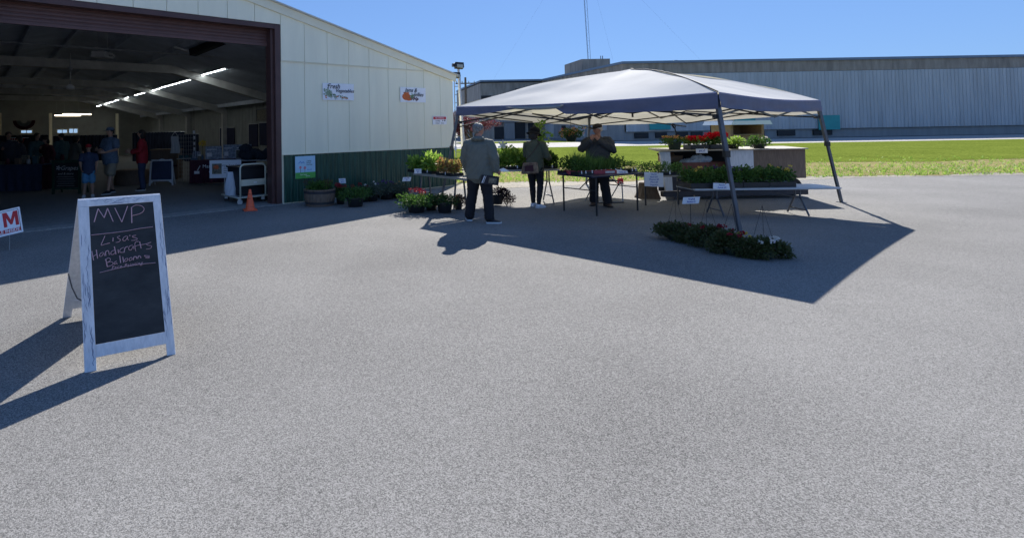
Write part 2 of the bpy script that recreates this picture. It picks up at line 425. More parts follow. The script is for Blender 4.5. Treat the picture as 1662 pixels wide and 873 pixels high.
sheet('back_road', [(22, 55.2), (160, 55.2), (160, 64), (22, 64)], .016, 'road')
mb = MB()
gr = random.Random(5)
for _ in range(3500):
    x = gr.uniform(2, 26); y = 15.4 + abs(gr.gauss(0, 3.0))
    p = Vector((x, y, 0)); mb.blades(p, (.05, .05, 0), 3, gr.uniform(.05, .13), gr, .010, .5)
tag(mb.build('weeds', MAT['lf_bright']), kind='stuff', label='ragged tufts of weeds along the gravel verge in front of the lawn', cat='weeds')

# ------------------------------------------------------------------ barn
vp = ray(1754, 192); U = Vector((vp.x, vp.y, 0)).normalized(); N = Vector((-U.y, U.x, 0)); Z = Vector((0,0,1))
P1 = G(458, 332); s_tmp = PL(736, 212, P1, N); L1 = (s_tmp - P1).dot(U); L1 = (Vector((s_tmp.x, s_tmp.y, 0)) - P1).dot(U)
P2 = P1 + U*L1                                             # right front corner, s=0
def B(s, d, z=0): return P2 - U*s + N*d + Z*z             # barn coordinates
def BP(px, py, d):                                         # pixel -> (s, z) on a plane parallel to the front
    p = PL(px, py, P2 + N*d, N); return (-(p - P2).dot(U), p.z)
def BR(px, py, s=.15):                                     # pixel -> (d, z) on the right inner wall
    p = PL(px, py, P2 - U*s, U); return ((p - P2).dot(N), p.z)
SL = .238; EAVE = 3.17
s0 = BP(1, 2, 0)[0] + .32; DW = s0 - L1; SR = L1 + DW/2; WID = 2*SR
def roof(s): return EAVE + SL*(s if s < SR else 2*SR - s)
DTOP = BP(457, 41.5, 0)[1]; DBOT = BP(440, 72, .25)[1]
ZW = BP(470, 251.3, 0)[1]; ZF = BP(470, 100.5, 0)[1]
print('barn', L1, s0, DW, WID, DTOP, DBOT, ZW, ZF, P2)
barn = thing('barn', 'long cream metal barn with green wainscot and a wide open roll-up door', 'barn', tuple(P2))
def bb(mb, s, d, z): # box by ranges
    a = B(s[0], d[0], z[0]); return mb.par(a, -U*(s[1]-s[0]), N*(d[1]-d[0]), Z*(z[1]-z[0]))
def bprism(mb, poly, d0, d1): return mb.prism(poly, P2 + N*d0, -U, Z, N*(d1-d0))
# core walls
mb = MB(); rb = .22
bprism(mb, [(0, 0), (L1, 0), (L1, roof(L1)-.05), (0, roof(0)-.12)], .02, .14)
bprism(mb, [(s0, 0), (WID, 0), (WID, roof(WID)-.12), (s0, roof(s0)-.05)], .02, .14)
bprism(mb, [(L1, DTOP), (s0, DTOP), (s0, roof(s0)-.05), (SR, roof(SR)-.05), (L1, roof(L1)-.05)], .02, .14)
mb.build('wall', 'siding', barn, True)
mb = MB(); pw = L1/8.8
i = 0; s = .12
edges = [0.0]
while edges[-1] < L1 - .05: edges.append(min(L1, (len(edges)) * pw - .18*pw if len(edges) else 0))
for a, b in zip(edges[:-1], edges[1:]):
    g = .0045
    top = min(ZF, roof(a) - .2)
    poly = [(a+g, ZW+.01), (b-g, ZW+.01), (b-g, min(ZF, roof(b)-.12)), (a+g, min(ZF, roof(a)-.12))]
    bprism(mb, poly, -.012, .022)
    if roof(b)-.1 > ZF:
        a2 = a if roof(a)-.1 > ZF else (ZF + .1 - EAVE)/SL
        bprism(mb, [(a2+g, ZF+.012), (b-g, ZF+.012), (b-g, roof(b)-.08), (a2+g, roof(a2)-.08)], -.03, .022)
k = L1
while k < s0 - .01:
    k2 = min(s0, k + pw)
    bprism(mb, [(k+.0045, DTOP+.01), (k2-.0045, DTOP+.01), (k2-.0045, roof(k2)-.08), (k+.0045, roof(k)-.08)] if not (k < SR < k2) else
           [(k+.0045, DTOP+.01), (k2-.0045, DTOP+.01), (k2-.0045, roof(k2)-.08), (SR, roof(SR)-.08), (k+.0045, roof(k)-.08)], -.03, .022)
    k = k2
k = s0
while k < WID - .01:
    k2 = min(WID, k + pw)
    bprism(mb, [(k+.0045, ZW+.01), (k2-.0045, ZW+.01), (k2-.0045, roof(k2)-.1), (k+.0045, roof(k)-.1)], -.012, .022); k = k2
mb.build('siding_panel', 'siding', barn, True, bevel=.003)
mb = MB()
bb(mb, (1.15, L1), (-.036, -.012), (ZF-.012, ZF+.006))
bb(mb, (L1-.008, L1+.012), (-.02, .02), (.02, ZW+1.0)); bb(mb, (0, L1), (-.03, -.011), (ZW-.004, ZW+.012))
mb.build('flashing', 'cream', barn, True)
# green ribbed wainscot
def ribs(a, b, z0, z1, pitch=.16):
    mb = MB(); n = int((b-a)/pitch); vs = []; 
    for i in range(n+1):
        c = a + i*pitch
        for ds, dd in ((0, 0), (.018, -.022), (.045, -.022), (.063, 0), (.105, 0), (.112, -.006), (.125, -.006), (.132, 0)):
            if c+ds <= b: vs.append((c+ds, dd))
    for (s1, d1), (s2, d2) in zip(vs[:-1], vs[1:]):
        mb.add([B(s1, d1, z0), B(s2, d2, z0), B(s2, d2, z1), B(s1, d1, z1)], [(0,1,2,3)])
    return mb
ribs(0, L1-.012, .03, ZW-.006).build('wainscot', 'trim_green', barn, True); ribs(s0+.01, WID, .03, ZW-.006).build('wainscot', 'trim_green', barn, True)
# rake fascia + roof
mb = MB()
for a, b in ((-.08, SR), (SR, WID+.08)):
    bprism(mb, [(a, roof(a)-.215), (b, roof(b)-.235), (b, roof(b)-.035), (a, roof(a)-.035)], -.07, -.031)
mb.build('fascia', 'cream', barn, True)
mb = MB()
for a, b in ((-.12, SR), (SR, WID+.12)):
    bprism(mb, [(a, roof(a)-.035), (b, roof(b)-.035), (b, roof(b)), (a, roof(a))], -.12, 33.6)
mb.build('roof', 'roof_metal', barn, True)
mb = MB()
for a, b in ((.14, SR), (SR, WID-.14)):
    bprism(mb, [(a, roof(a)-.22), (b, roof(b)-.22), (b, roof(b)-.2), (a, roof(a)-.2)], .16, 33.2)
mb.build('ceiling', 'insul', barn, True)
# side + rear walls
mb = MB(); bb(mb, (0, .12), (.145, 33.3), (0, EAVE-.1)); bb(mb, (WID-.12, WID), (.145, 33.3), (0, EAVE-.1))
mb.build('side_wall', 'siding', barn, True)
mb = MB(); bb(mb, (.123, .15), (.15, 33.2), (0.03, EAVE-.13)); bb(mb, (WID-.15, WID-.123), (.15, 33.2), (.03, EAVE-.13))
for k in range(80): bb(mb, (.15, .162), (.5+k*.41, .53+k*.41), (.03, EAVE-.13))
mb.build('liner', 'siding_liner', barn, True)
mb = MB(); DB = 33.2
wins = []
for (x0, x1, y0, y1) in ((33, 53, 211, 217), (92, 110, 210, 217), (111, 127, 208.5, 217)):
    sa, za = BP(x1, y1, DB); sb, zb = BP(x0, y0, DB); wins.append((sa, sb, za, zb))
wins.sort()
zlo = min(w_[2] for w_ in wins); zhi = max(w_[3] for w_ in wins)
bprism(mb, [(0.12, 0), (WID-.12, 0), (WID-.12, zlo), (.12, zlo)], DB, DB+.12)
bprism(mb, [(0.12, zhi), (WID-.12, zhi), (WID-.12, EAVE-.1), (SR, roof(SR)-.2), (.12, EAVE-.1)], DB, DB+.12)
cur = .12
for (sa, sb, za, zb) in wins:
    bb(mb, (cur, sa), (DB, DB+.12), (zlo, zhi)); cur = sb
    if zb < zhi-.01: bb(mb, (sa, sb), (DB, DB+.12), (zb, zhi))
    if za > zlo+.01: bb(mb, (sa, sb), (DB, DB+.12), (zlo, za))
bb(mb, (cur, WID-.12), (DB, DB+.12), (zlo, zhi))
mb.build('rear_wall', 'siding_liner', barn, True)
for (sa, sb, za, zb) in wins:
    mb = MB(); f = .05
    for q in ((sa, sa+f, za, zb), (sb-f, sb, za, zb), (sa+f, sb-f, za, za+f), (sa+f, sb-f, zb-f, zb), ((sa+sb)/2-.02, (sa+sb)/2+.02, za+f, zb-f)):
        bb(mb, (q[0], q[1]), (DB-.02, DB+.02), (q[2], q[3]))
    mb.build('window_frame', 'cream', barn, True)
# posts on the rear wall
for px in (82, 190, 0):
    mb = MB(); s_, _ = BP(px, 230, 32.4); bb(mb, (s_-.09, s_+.09), (32.3, 32.5), (.03, 3.2)); mb.build('post', 'cream', barn, True)
# door trim
mb = MB(); tw = .14
bb(mb, (L1+.012, L1+tw), (-.03, .18), (.02, DTOP-.003)); bb(mb, (s0-tw, s0), (-.03, .18), (.02, DTOP-.003)); bb(mb, (L1+.012, s0), (-.035, .18), (DTOP, DTOP+.005))
bb(mb, (L1+tw+.002, s0-tw-.002), (-.03, .18), (DTOP-.1, DTOP-.002))
bb(mb, (L1+tw+.004, L1+tw+.07), (.05, .30), (.02, DTOP-.1)); bb(mb, (s0-tw-.07, s0-tw-.004), (.05, .30), (.02, DTOP-.1))
mb.build('door_frame', 'brown_metal', barn, True)
door = MB(); z = DBOT; n = 0; vs = []
while z < DTOP-.06:
    vs += [(z, .25), (z+.01, .235), (z+.05, .235), (z+.06, .25)]; z += .072
for (z1, d1), (z2, d2) in zip(vs[:-1], vs[1:]):
    door.add([B(L1+.2, d1, z1), B(s0-.2, d1, z1), B(s0-.2, d2, z2), B(L1+.2, d2, z2)], [(0,1,2,3)])
bb(door, (L1+.2, s0-.2), (.22, .27), (DBOT-.06, DBOT+.001))
bb(door, (L1+.2, s0-.2), (.262, .30), (DBOT, DTOP+.2))
door.build('roll_up_door', 'brown_slats', barn, True)
# rigid frames
def frame(d):
    mb = MB(); k = 5.05; ht = .27; zt = 3.86
    zk = zt
    poly = [(.15, 2.62), (k, zk), (2*SR-k, zk), (WID-.15, 2.62), (WID-.15, 2.92), (2*SR-k, zk+ht), (k, zk+ht), (.15, 2.92)]
    bprism(mb, poly, d-.03, d+.03)
    bprism(mb, [(.15, 2.58), (k, zk-.03), (2*SR-k, zk-.03), (WID-.15, 2.58), (WID-.15, 2.62), (2*SR-k, zk), (k, zk), (.15, 2.62)], d-.13, d+.13)
    bb(mb, (.16, .42), (d-.1, d+.1), (.03, 2.7)); bb(mb, (WID-.42, WID-.16), (d-.1, d+.1), (.03, 2.7))
    return mb.build('rafter_frame', 'steel_primer', barn, True)
for d in (9.4, 16.5, 22.5, 28.5): frame(d)
mb = MB()
for sp in [x*1.3+.6 for x in range(12)]:
    zz = roof(sp)-.3
    if abs(sp-SR) > .1 and min(abs(sp-3.2), abs(sp-1.9), abs(sp-4.5)) > .1: bb(mb, (sp, sp+.07), (.3, 33), (zz-.09, zz+.085))
mb.build('purlin', 'insul', barn, True)
mb = MB(); a_, b_ = D(-5, 67.5, 1), 0
sA, zA = BP(0, 68, 6.0); sB, zB = BP(380, 95, 6.0)
mb.tube([B(sA+3, 6.0, zA), B(sA, 6.0, zA), B(sB, 6.0, zB), B(.3, 6.0, zB)], .022, 6); mb.build('pipe', 'galv', barn, True)
# floor slab of the barn
mb = MB(); bprism(mb, [(.14, 0), (WID-.14, 0), (WID-.14, .02), (.14, .02)], .3, 33.1)
tag(mb.build('floor', 'slab'), kind='structure')
mb = MB(); bprism(mb, [(L1+.01, 0), (s0-.01, 0), (s0-.01, .022), (L1+.01, .022)], -.04, .298)
tag(mb.build('threshold', 'slab_edge'), kind='structure')
# hanging strip lights
strip = None
segs = [((327, 122.5), (365, 114)), ((289, 135), (309, 130.5)), ((262, 142.5), (287, 136)), ((241, 149), (260, 143.5)), ((219, 155), (238, 150)), ((200, 160.5), (208, 158.2)), ((186, 164), (199, 160.5)), ((170, 169), (183, 165.5)), ((157, 173), (168, 169.5))]
def SP(px, py, s):
    p = PL(px, py, P2 - U*s, U); return p
ordn = ['nearest and longest', 'second', 'third', 'fourth', 'fifth', 'sixth', 'seventh', 'eighth', 'ninth and farthest']
for i, (a, b) in enumerate(segs):
    pa, pb = SP(*a, 3.9), SP(*b, 3.9); zz = 3.70
    da, db = (pa-P2).dot(N), (pb-P2).dot(N)
    da, db = min(da, db), max(da, db)
    t = thing('strip_light', f'fluorescent strip light glowing under the barn roof, {ordn[i]} in its sloping row', 'ceiling light', tuple(B(3.9, da, 0)), 0, 'strip lights in a row under the barn roof')
    m = MB(); bb(m, (3.878, 3.922), (da, db), (pa.z-.014, pa.z)); m.build('tube', 'tube', t, True)
    m = MB(); bb(m, (3.83, 3.97), (da-.05, db+.05), (pa.z+.002, pa.z+.06))
    for q in (da+.05, db-.05): bb(m, (3.895, 3.905), (q, q+.01), (pa.z+.06, roof(3.9)-.22))
    m.build('housing', 'galv', t, True)
for (a, b, lab) in (((89, 186.8), (131, 188.6), 'nearer'), ((102, 185), (148, 186.5), 'farther')):
    pa = BP(*a, 27.5); pb = BP(*b, 27.5); dd = 27.5 if lab == 'nearer' else 29
    pa = BP(*a, dd); pb = BP(*b, dd)
    t = thing('strip_light', f'warm strip light hung crosswise above the back of the barn, the {lab} of the two', 'ceiling light', tuple(B(pa[0], dd, 0)), 0, 'crosswise strip lights at the back')
    zz = (pa[1]+pb[1])/2
    m = MB(); bb(m, (min(pa[0],pb[0]), max(pa[0],pb[0])), (dd, dd+.1), (zz-.03, zz+.02)); m.build('tube', 'tube_warm', t, True)
    m = MB(); bb(m, (min(pa[0],pb[0])-.03, max(pa[0],pb[0])+.03), (dd-.03, dd+.13), (zz+.022, zz+.07))
    for q in (min(pa[0],pb[0])+.1, max(pa[0],pb[0])-.1): bb(m, (q, q+.01), (dd+.04, dd+.05), (zz+.07, 4.5))
    m.build('housing', 'galv', t, True)
# garland of small flags beside the lights
mb = MB(); gr = random.Random(9)
pA, pB = SP(442, 76, 2.9), SP(300, 122, 2.9)
n = 26
for i in range(n):
    p = pA.lerp(pB, i/(n-1)); q = pA.lerp(pB, min(1, (i+.5)/(n-1)))
    mb.tube([pA.lerp(pB, i/n), pA.lerp(pB, (i+1)/n)], .012, 5, False)
    h = gr.uniform(.10, .2)
    mb.prism([(-.06, 0), (.06, 0), (gr.uniform(-.03,.03), -h)], p, N, Z, U*.004)
tag(mb.build('pennant_garland', 'galv'), 'string of small pale pennants strung along the barn ceiling above the strip lights', 'garland')
# ceiling fan + hanging heater + fan
def at_d(px, py, d): p = PL(px, py, P2 + N*d, N); return p
p = at_d(114, 142, 9.0); top = at_d(114, 108, 9.0)
t = thing('ceiling_fan', 'white ceiling fan on a long rod hanging below the first steel rafter', 'ceiling fan', (p.x, p.y, p.z))
m = MB(); m.tube([(0,0,0), (0,0,top.z-p.z+.4)], .018, 8); m.lathe([(.03,.0),(.07,.03),(.07,.09),(.02,.12)], (0,0,top.z-p.z-.12)); m.build('rod', 'galv', t)
m = MB(); m.lathe([(.03,-.09),(.12,-.07),(.13,0),(.09,.06),(.03,.1)]); m.build('motor', 'white', t)
for k in range(3):
    m = MB(); a = R(k*120+15); m.par((.12*math.cos(a)+.06*math.sin(a), .12*math.sin(a)-.06*math.cos(a), -.03), (.55*math.cos(a), .55*math.sin(a), 0), (-.12*math.sin(a), .12*math.cos(a), .02), (0,0,.012)); m.build('blade', 'galv', t)
p = at_d(166, 90, 6.6)
t = thing('unit_heater', 'pale grey hanging unit heater near the barn ceiling, behind the door header', 'heater', tuple(p))
m = MB(); m.cbox((0,0,0), (.42,.5,.17)); m.cbox((0,0,.1), (.2,.3,.05)); m.build('body', 'table_grey', t, bevel=.03)
for sx in (-1, 1): m = MB(); m.cbox((.28*sx,0,-.02), (.13,.12,.05)); m.build('bracket', 'galv', t)
for sx in (-1, 1): m = MB(); m.tube([(.15*sx,0,.12),(.15*sx,0,.75)], .01, 6); m.build('hanger', 'galv', t)
p = at_d(335, 76, 5.2)
t = thing('air_duct', 'dark rectangular air duct slanting under the barn roof beside the header', 'duct', tuple(p))
pa, pb = at_d(312, 86, 5.2), at_d(362, 66, 4.0)
m = MB(); m.bar(pa, pb, .22, .2); m.build('duct', 'opening', t, True)
m = MB(); q0, q1 = at_d(282, 77, 5.3), at_d(305, 84, 5.2); m.bar(q0, q1, .2, .05); m.build('vane', 'galv', t, True)
for q in (pa.lerp(pb, .2), pa.lerp(pb, .8)): m = MB(); m.tube([q, (q.x, q.y, q.z+.45)], .01, 5); m.build('hanger', 'galv', t, True)
# ------------------------------------------------------------------ background buildings
X = Vector((1,0,0)); Y = Vector((0,1,0))
def xz(px, py, Yd): p = D(px, py, Yd); return p.x, p.z
bld = thing('warehouse', 'long low industrial building with dark brown fascia, pale corrugated wall and teal panels', 'building', (27, 57, 0))
xc2, HT = xz(1010, 99, 57); xc1 = D(880, 131, 76).x; xl, _ = xz(780, 131, 76); H1 = D(820, 131, 76).z
xs, _ = xz(747, 142, 92); XR = 130
H1 = HT = (HT + H1)/2
zf = D(1140, 119, 57).z
mb = MB()                                   # dark wall of the far wing
mb.box(xl, xc1+2, 76.1, 96, 0, HT-.4)
mb.prism([(xs, 92), (xl, 76.1), (xl, 96), (xs, 96)], (0,0,0), X, Y, (0,0,HT-.4))
mb.build('far_wing', 'concrete_dark', bld, True)
mb = MB()
mb.prism([(xc1, 76.1), (xc2, 57.1), (XR, 57.1), (XR, 96), (xc1, 96)], (0,0,0), X, Y, (0,0,zf))
mb.build('wall', 'facade_blue', bld, True)
mb = MB()
mb.prism([(xc1-.02, 76), (xc2-.05, 56.9), (XR, 56.9), (XR, 96.2), (xc1, 96.2)], (0,0,zf), X, Y, (0,0,HT-zf-.25))
mb.build('fascia', 'fascia_brown', bld, True)
mb = MB()
mb.prism([(xs-.2, 91.8), (xl-.1, 75.8), (xc1-.1, 75.8), (xc2-.15, 56.7), (XR, 56.7), (XR, 96.4), (xs, 96.4)], (0,0,HT-.25), X, Y, (0,0,.25))
mb.build('parapet_cap', 'flash_blue', bld, True)
zw = D(1120, 212.5, 57).z
mb = MB()
k = xc2 + .1; zt2 = zf - .03
while k < XR-1:
    mb.box(k, k+.30, 56.815, 57.08, zw, zt2); k += .40
mb.box(xc2+.1, XR-.5, 56.84, 57.07, zw, zt2)
mb.build('corrugated_cladding', 'facade_white', bld, True)
for (a, b) in ((1055, 1088), (1193, 1226), (1330, 1363)):
    mb = MB(); x0, z0 = xz(a, 211, 56.6); x1, z1 = xz(b, 187, 56.6); mb.box(x0, x1, 56.6, 56.71, z0, z1); mb.build('teal_panel', 'teal', bld, True)
# loading dock openings under the cladding
k = 0
for (a, b) in ((905, 942), (1030, 1052), (1064, 1082), (1098, 1116), (1122, 1140), (1160, 1176), (1210, 1240), (1262, 1290), (1320, 1350)):
    mb = MB(); Yd = 57.02 if D(a, 220, 57).x > xc2 else 57
    x0, z0 = xz(a, 226, Yd); x1, z1 = xz(b, 214, Yd)
    if x0 < xc2+.2: x0 = xc2+.2
    if x1 > x0+.3: mb.box(x0, x1, 56.95, 57.2, .25, zw-.12); mb.build('dock_opening', 'opening', bld, True)
# doors and windows of the far wing
def fw(a, b, t_, u_, m, nm, d=.1):
    x0, z0 = xz(a, u_, 76); x1, z1 = xz(b, t_, 76); mb = MB(); mb.box(x0, x1, 76-d, 76.2, max(0, z0), z1); return mb.build(nm, m, bld, True)
fw(777+4, 797, 155.5, 162, 'opening', 'window'); fw(836, 866, 144, 151, 'opening', 'window')
fw(803, 818, 206, 226, 'opening', 'service_door', .05); fw(836, 852, 199, 225, 'opening', 'service_door', .05)
fw(818, 834, 199, 226, 'facade_blue', 'pilaster', .35); fw(797, 876, 192, 199, 'facade_blue', 'canopy_band', .5); fw(858, 874, 199, 226, 'opening', 'service_door', .05)
# face between the wings: windows + light column
dv = Vector((xc2-xc1, 57-76, 0)); ln = dv.length; dv.normalize(); nv = Vector((dv.y, -dv.x, 0))
def diag(px, py): return PL(px, py, Vector((xc1, 76, 0)), nv)
for (a, b, t_, u_, m, nm) in ((886, 899, 196, 224, 'facade_white', 'door'), (912, 918, 204, 214, 'opening', 'window'), (934, 950, 199, 222, 'facade_white', 'door'), (960, 985, 190, 212, 'facade_white', 'light_panel')):
    p, q = diag(a, u_), diag(b, t_); mb = MB(); mb.par((p.x, p.y, max(0, p.z)), Vector((q.x-p.x, q.y-p.y, 0)), nv*.06, (0,0,q.z-max(0,p.z))); mb.build(nm, m, bld, True)
# roof penthouse, vents
p0, p1 = D(944, 97, 68), D(990, 97, 68)
mb = MB(); mb.box(p0.x, p1.x, 68, 74, HT-.3, D(966, 96, 68).z); mb.build('penthouse', 'fascia_brown', bld, True)
mb = MB(); q = D(1096, 98, 60); mb.lathe([(.35,0),(.42,.15),(.42,.3),(.25,.42)], (q.x, 60, HT-.01), 12); mb.build('roof_vent', 'flash_blue', bld, True)
for px in (975, 978):
    mb = MB(); q = D(px, 94, 69); mb.tube([(q.x, 69, HT), (q.x, 69, D(px, 91, 69).z)], .05, 5); mb.build('vent_pipe', 'dark_steel', bld, True)
# transmission mast with guys
q0, q1 = D(958, 97, 84), D(949, -20, 84)
t = thing('radio_mast', 'tall thin lattice radio mast rising behind the rooftop penthouse', 'mast', (q0.x, 84, 0))
mb = MB(); top = Vector((q1.x-.3, 84, q1.z+8)); base = Vector((q0.x, 84, HT-1))
for o in ((-.22,0), (.22,0), (0,.3)):
    mb.tube([base + Vector((o[0],o[1],0)), top + Vector((o[0],o[1],0))], .028, 4)
nn = 40
for i in range(nn):
    a = base.lerp(top, i/nn); b = base.lerp(top, (i+1)/nn); s_ = .22 if i % 2 else -.22
    mb.tube([a + X*s_, b - X*s_], .008, 3, False)
mb.build('lattice', 'dark_steel', t, True)
for px, py in ((1136, 97), (995, 99), (800, 131)):
    mb = MB(); e = D(px, py, 70 if px > 900 else 78); mb.tube([top, e], .006, 3, False); mb.build('guy_wire', 'flash_blue', t, True)

# floodlight pole beside the barn corner
f0 = D(752, 240, 16.2); f0 = Vector((f0.x, 16.2, 0)); ft = D(743.5, 104, 16.2); fm = D(751, 225, 16.2)
dirp = (ft - fm).normalized(); fb = fm - dirp*(fm.z/dirp.z)
t = thing('floodlight_pole', 'leaning galvanised pole with two floodlights at the corner of the barn', 'light pole', tuple(fb))
mb = MB(); mb.tube([fb, ft], [.075, .035], 10); mb.build('pole', 'galv', t, True)
for (px, py, sz) in ((745, 107, .27), (740.5, 122.5, .22)):
    q = D(px, py, 16.1); mb = MB(); mb.cbox(q, (sz, .16, sz*.62), R(12), (R(-20), R(4))); mb.cbox(q + Vector((-sz*.6, 0, .02)), (.09, .12, .1), R(12)); o = mb.build('floodlight', 'black_metal', t, True, bevel=.01)
    m2 = MB(); m2.cbox(q + Vector((.02, -.085, -.02)), (sz*.72, .01, sz*.4), R(12), (R(-20), R(4))); WM[o.name] = WM[t.name]; m2.build('lens', 'lens', o, True)
# far utility pole
q = D(762, 212, 48); t = thing('utility_pole', 'distant wooden utility pole with a crossarm seen past the barn corner', 'utility pole', (D(756, 160, 48).x, 48, 0))
tz = D(756, 126, 48).z
mb = MB(); mb.tube([(0,0,0), (0,0,tz)], [.14, .09], 8); mb.build('pole', 'bark', t)
mb = MB(); mb.box(-.9, .9, -.05, .05, tz-.6, tz-.5); mb.build('crossarm', 'bark', t)
for k in (-.8, -.3, .3, .8):
    mb = MB(); mb.lathe([(.03,0),(.05,.08),(.02,.18)], (k, 0, tz-.5), 6); mb.build('insulator', 'galv', t)
q = D(744, 150, 30)
t = thing('chain_gate', 'narrow galvanised ladder-like frame seen between barn corner and floodlight pole', 'frame', (D(744, 150, 30).x, 30, 0))
mb = MB(); zt_ = D(744, 122, 30).z
for dx in (-.22, .12): mb.tube([(dx,0,0),(dx,0,zt_)], .03, 6)
mb.build('upright', 'galv', t)
for k in range(10): mb = MB(); mb.tube([(-.22,0,zt_*(k+.6)/10),(.12,0,zt_*(k+.6)/10)], .02, 5); mb.build('rung', 'galv', t)

# red-leaved maple
def tree(name, label, cat, px, Yd, h, crown_r, crown_h, lf, n, seed, size=.16, group=None):
    g = random.Random(seed); bx = D(px, 212, Yd).x
    t = thing(name, label, cat, (bx, Yd, 0), 0, group)
    m = MB(); th = h - crown_h*.75
    m.tube([(0,0,0),(.03,.02,th*.5),(.05,0,th),(0,.05,h*.8)], [.11,.085,.07,.02], 8)
    limbs = []
    for k in range(9):
        a = g.uniform(0, 6.28); e = Vector((math.cos(a)*crown_r*g.uniform(.5,.85), math.sin(a)*crown_r*g.uniform(.5,.85), th + crown_h*g.uniform(.15,.75)))
        s_ = Vector((.04,0,th*g.uniform(.6,1.1))); md = s_.lerp(e, .5) + Vector((0,0,.15)); m.tube([s_, md, e], [.05,.03,.01], 6); limbs.append((md, e))
    m.build('trunk', 'bark', t)
    c = MB()
    for (md, e) in limbs:
        for _ in range(4):
            q = md.lerp(e, g.uniform(.3,1.25)) + Vector((g.gauss(0,.3), g.gauss(0,.3), g.gauss(0,.2)))
            c.leaves(q, (crown_r*g.uniform(.18,.34), crown_r*g.uniform(.18,.34), crown_h*g.uniform(.08,.16)), n//36, size, g, up=-.1, shell=.1)
    c.build('crown', lf, t); return t
tree('japanese_maple', 'low spreading tree with dusty red leaves behind the barn corner', 'tree', 764, 30, 2.25, 1.35, 1.35, 'lf_maple', 9000, 4, .08)
# pale kiosk at the right
kx0, kx1 = D(1186, 212, 33).x, D(1240, 212, 33).x
t = thing('kiosk', 'small cream kiosk with a white overhanging roof standing on the lawn beyond the tent', 'kiosk', ((kx0+kx1)/2, 33, 0))
hw = (kx1-kx0)/2; zt_ = D(1190, 203, 33).z
mb = MB(); mb.box(-hw, hw, 0, 2, 0, .9); mb.box(-hw, -hw+.15, 0, 2, .9, zt_); mb.box(hw-.15, hw, 0, 2, .9, zt_); mb.box(-hw, hw, 1.9, 2, .9, zt_); mb.build('wall', 'cardboard', t)
mb = MB(); mb.prism([(-hw-.25, zt_), (hw+.25, zt_), (hw+.1, zt_+.25), (-hw-.1, zt_+.25)], (0,-.4,0), X, Z, (0,2.8,0)); mb.build('roof', 'white', t)
mb = MB(); mb.box(-hw+.15, hw-.15, -.15, .2, .9, .96); mb.build('counter', 'wood', t)

# ------------------------------------------------------------------ canopy tent
TA, TB, TC, TD = Vector((1.88, 11.43, 2.02)), Vector((4.98, 7.55, 2.08)), Vector((9.05, 10.6, 2.05)), Vector((6.0, 14.45, 1.90))
TB = D(1165, 150, 7.55); TA = D(741, 173.5, 11.43)
TP = D(1023, 112.5, 11.0)
tent = thing('canopy_tent', 'large pop-up canopy with white top and dusk-blue valance over the plant stall', 'tent', (5.4, 11, 0))
corners = [TA, TB, TC, TD]
mb = MB()
def edgep(a, b, t): 
    p = a.lerp(b, t); p.z -= .045*math.sin(math.pi*t); return p
NN = 18
for k in range(4):
    a, b = corners[k], corners[(k+1) % 4]; vs = []; 
    for i in range(NN+1):                      # radial: 0 eave -> peak
        q = i/NN
        for j in range(NN+1):
            e = edgep(a, b, j/NN); p = e.lerp(TP, q)
            ridge = abs(j/NN - .5)*2
            z = e.z + (TP.z - e.z)*(q**(1.0) + .14*math.sin(math.pi*min(1, q*1.05))*(.35 + .65*ridge) - .05*math.sin(math.pi*q)*(1-ridge))
            z += (.035*noise.noise(Vector((p.x*1.1, p.y*1.1, k*3.0))) + .012*math.sin(j*1.7 + 3*noise.noise(Vector((p.x, p.y, 1))))*(1-q))*math.sin(math.pi*min(1, q+.08))
            vs.append(Vector((p.x, p.y, z)))
    fs = [(i*(NN+1)+j, i*(NN+1)+j+1, (i+1)*(NN+1)+j+1, (i+1)*(NN+1)+j) for i in range(NN) for j in range(NN)]
    mb.add(vs, fs)
roofm = mb.build('canopy_top', 'canopy', tent, True, smooth=True)
cen = (TA+TB+TC+TD)/4
for cc_ in (TB,):                         # dark seam along the near hip
    mb = MB(); pts_ = []
    for i in range(NN+1):
        q = i/NN; e = cc_.lerp(TP, q); z = cc_.z + (TP.z-cc_.z)*(q + .14*math.sin(math.pi*min(1, q*1.05))); pts_.append(Vector((e.x, e.y, z+.012)))
    mb.tube(pts_, .010, 6); mb.build('seam', 'ink', tent, True)
# valances
def valance(a, b, hfun, m, nm, n=40, out=.012, seed=0, slant=0):
    mb = MB(); vs = []; nrm = (b-a).cross(Z).normalized()
    if nrm.dot(a - cen) < 0: nrm = -nrm
    for j in range(n+1):
        t = j/n; e = edgep(a, b, t); h = hfun(t)
        for i in range(7):
            q = i/6; wv = .018*math.sin(t*31+seed)*q + .03*noise.noise(Vector((t*9, q*2, seed)))*q
            vs.append(e + nrm*(out + wv) - Z*(h*q - .004))
    fs = [(j*7+i, (j+1)*7+i, (j+1)*7+i+1, j*7+i+1) for j in range(n) for i in range(6)]
    mb.add(vs, fs); return mb.build(nm, m, tent, True, smooth=True)
def hf(t):
    if t < .05: return .20
    if t < .36: return .20 - .155*((t-.05)/.31)**1.15
    if t < .47: return .05 + .04*math.sin((t-.36)/.11*3.14)
    if t < .52: return .05 + (t-.47)/.05*.15
    return .20 + .045*(t-.52)/.48
valance(TA, TB, hf, 'valance', 'valance', 90)
valance(TB, TC, lambda t: .22, 'valance', 'valance', 40, seed=2)
valance(TC, TD, lambda t: .27, 'valance_back', 'valance', 40, seed=3)
valance(TD, TA, lambda t: .18+.08*(1-t), 'valance_back', 'valance', 40, seed=4)
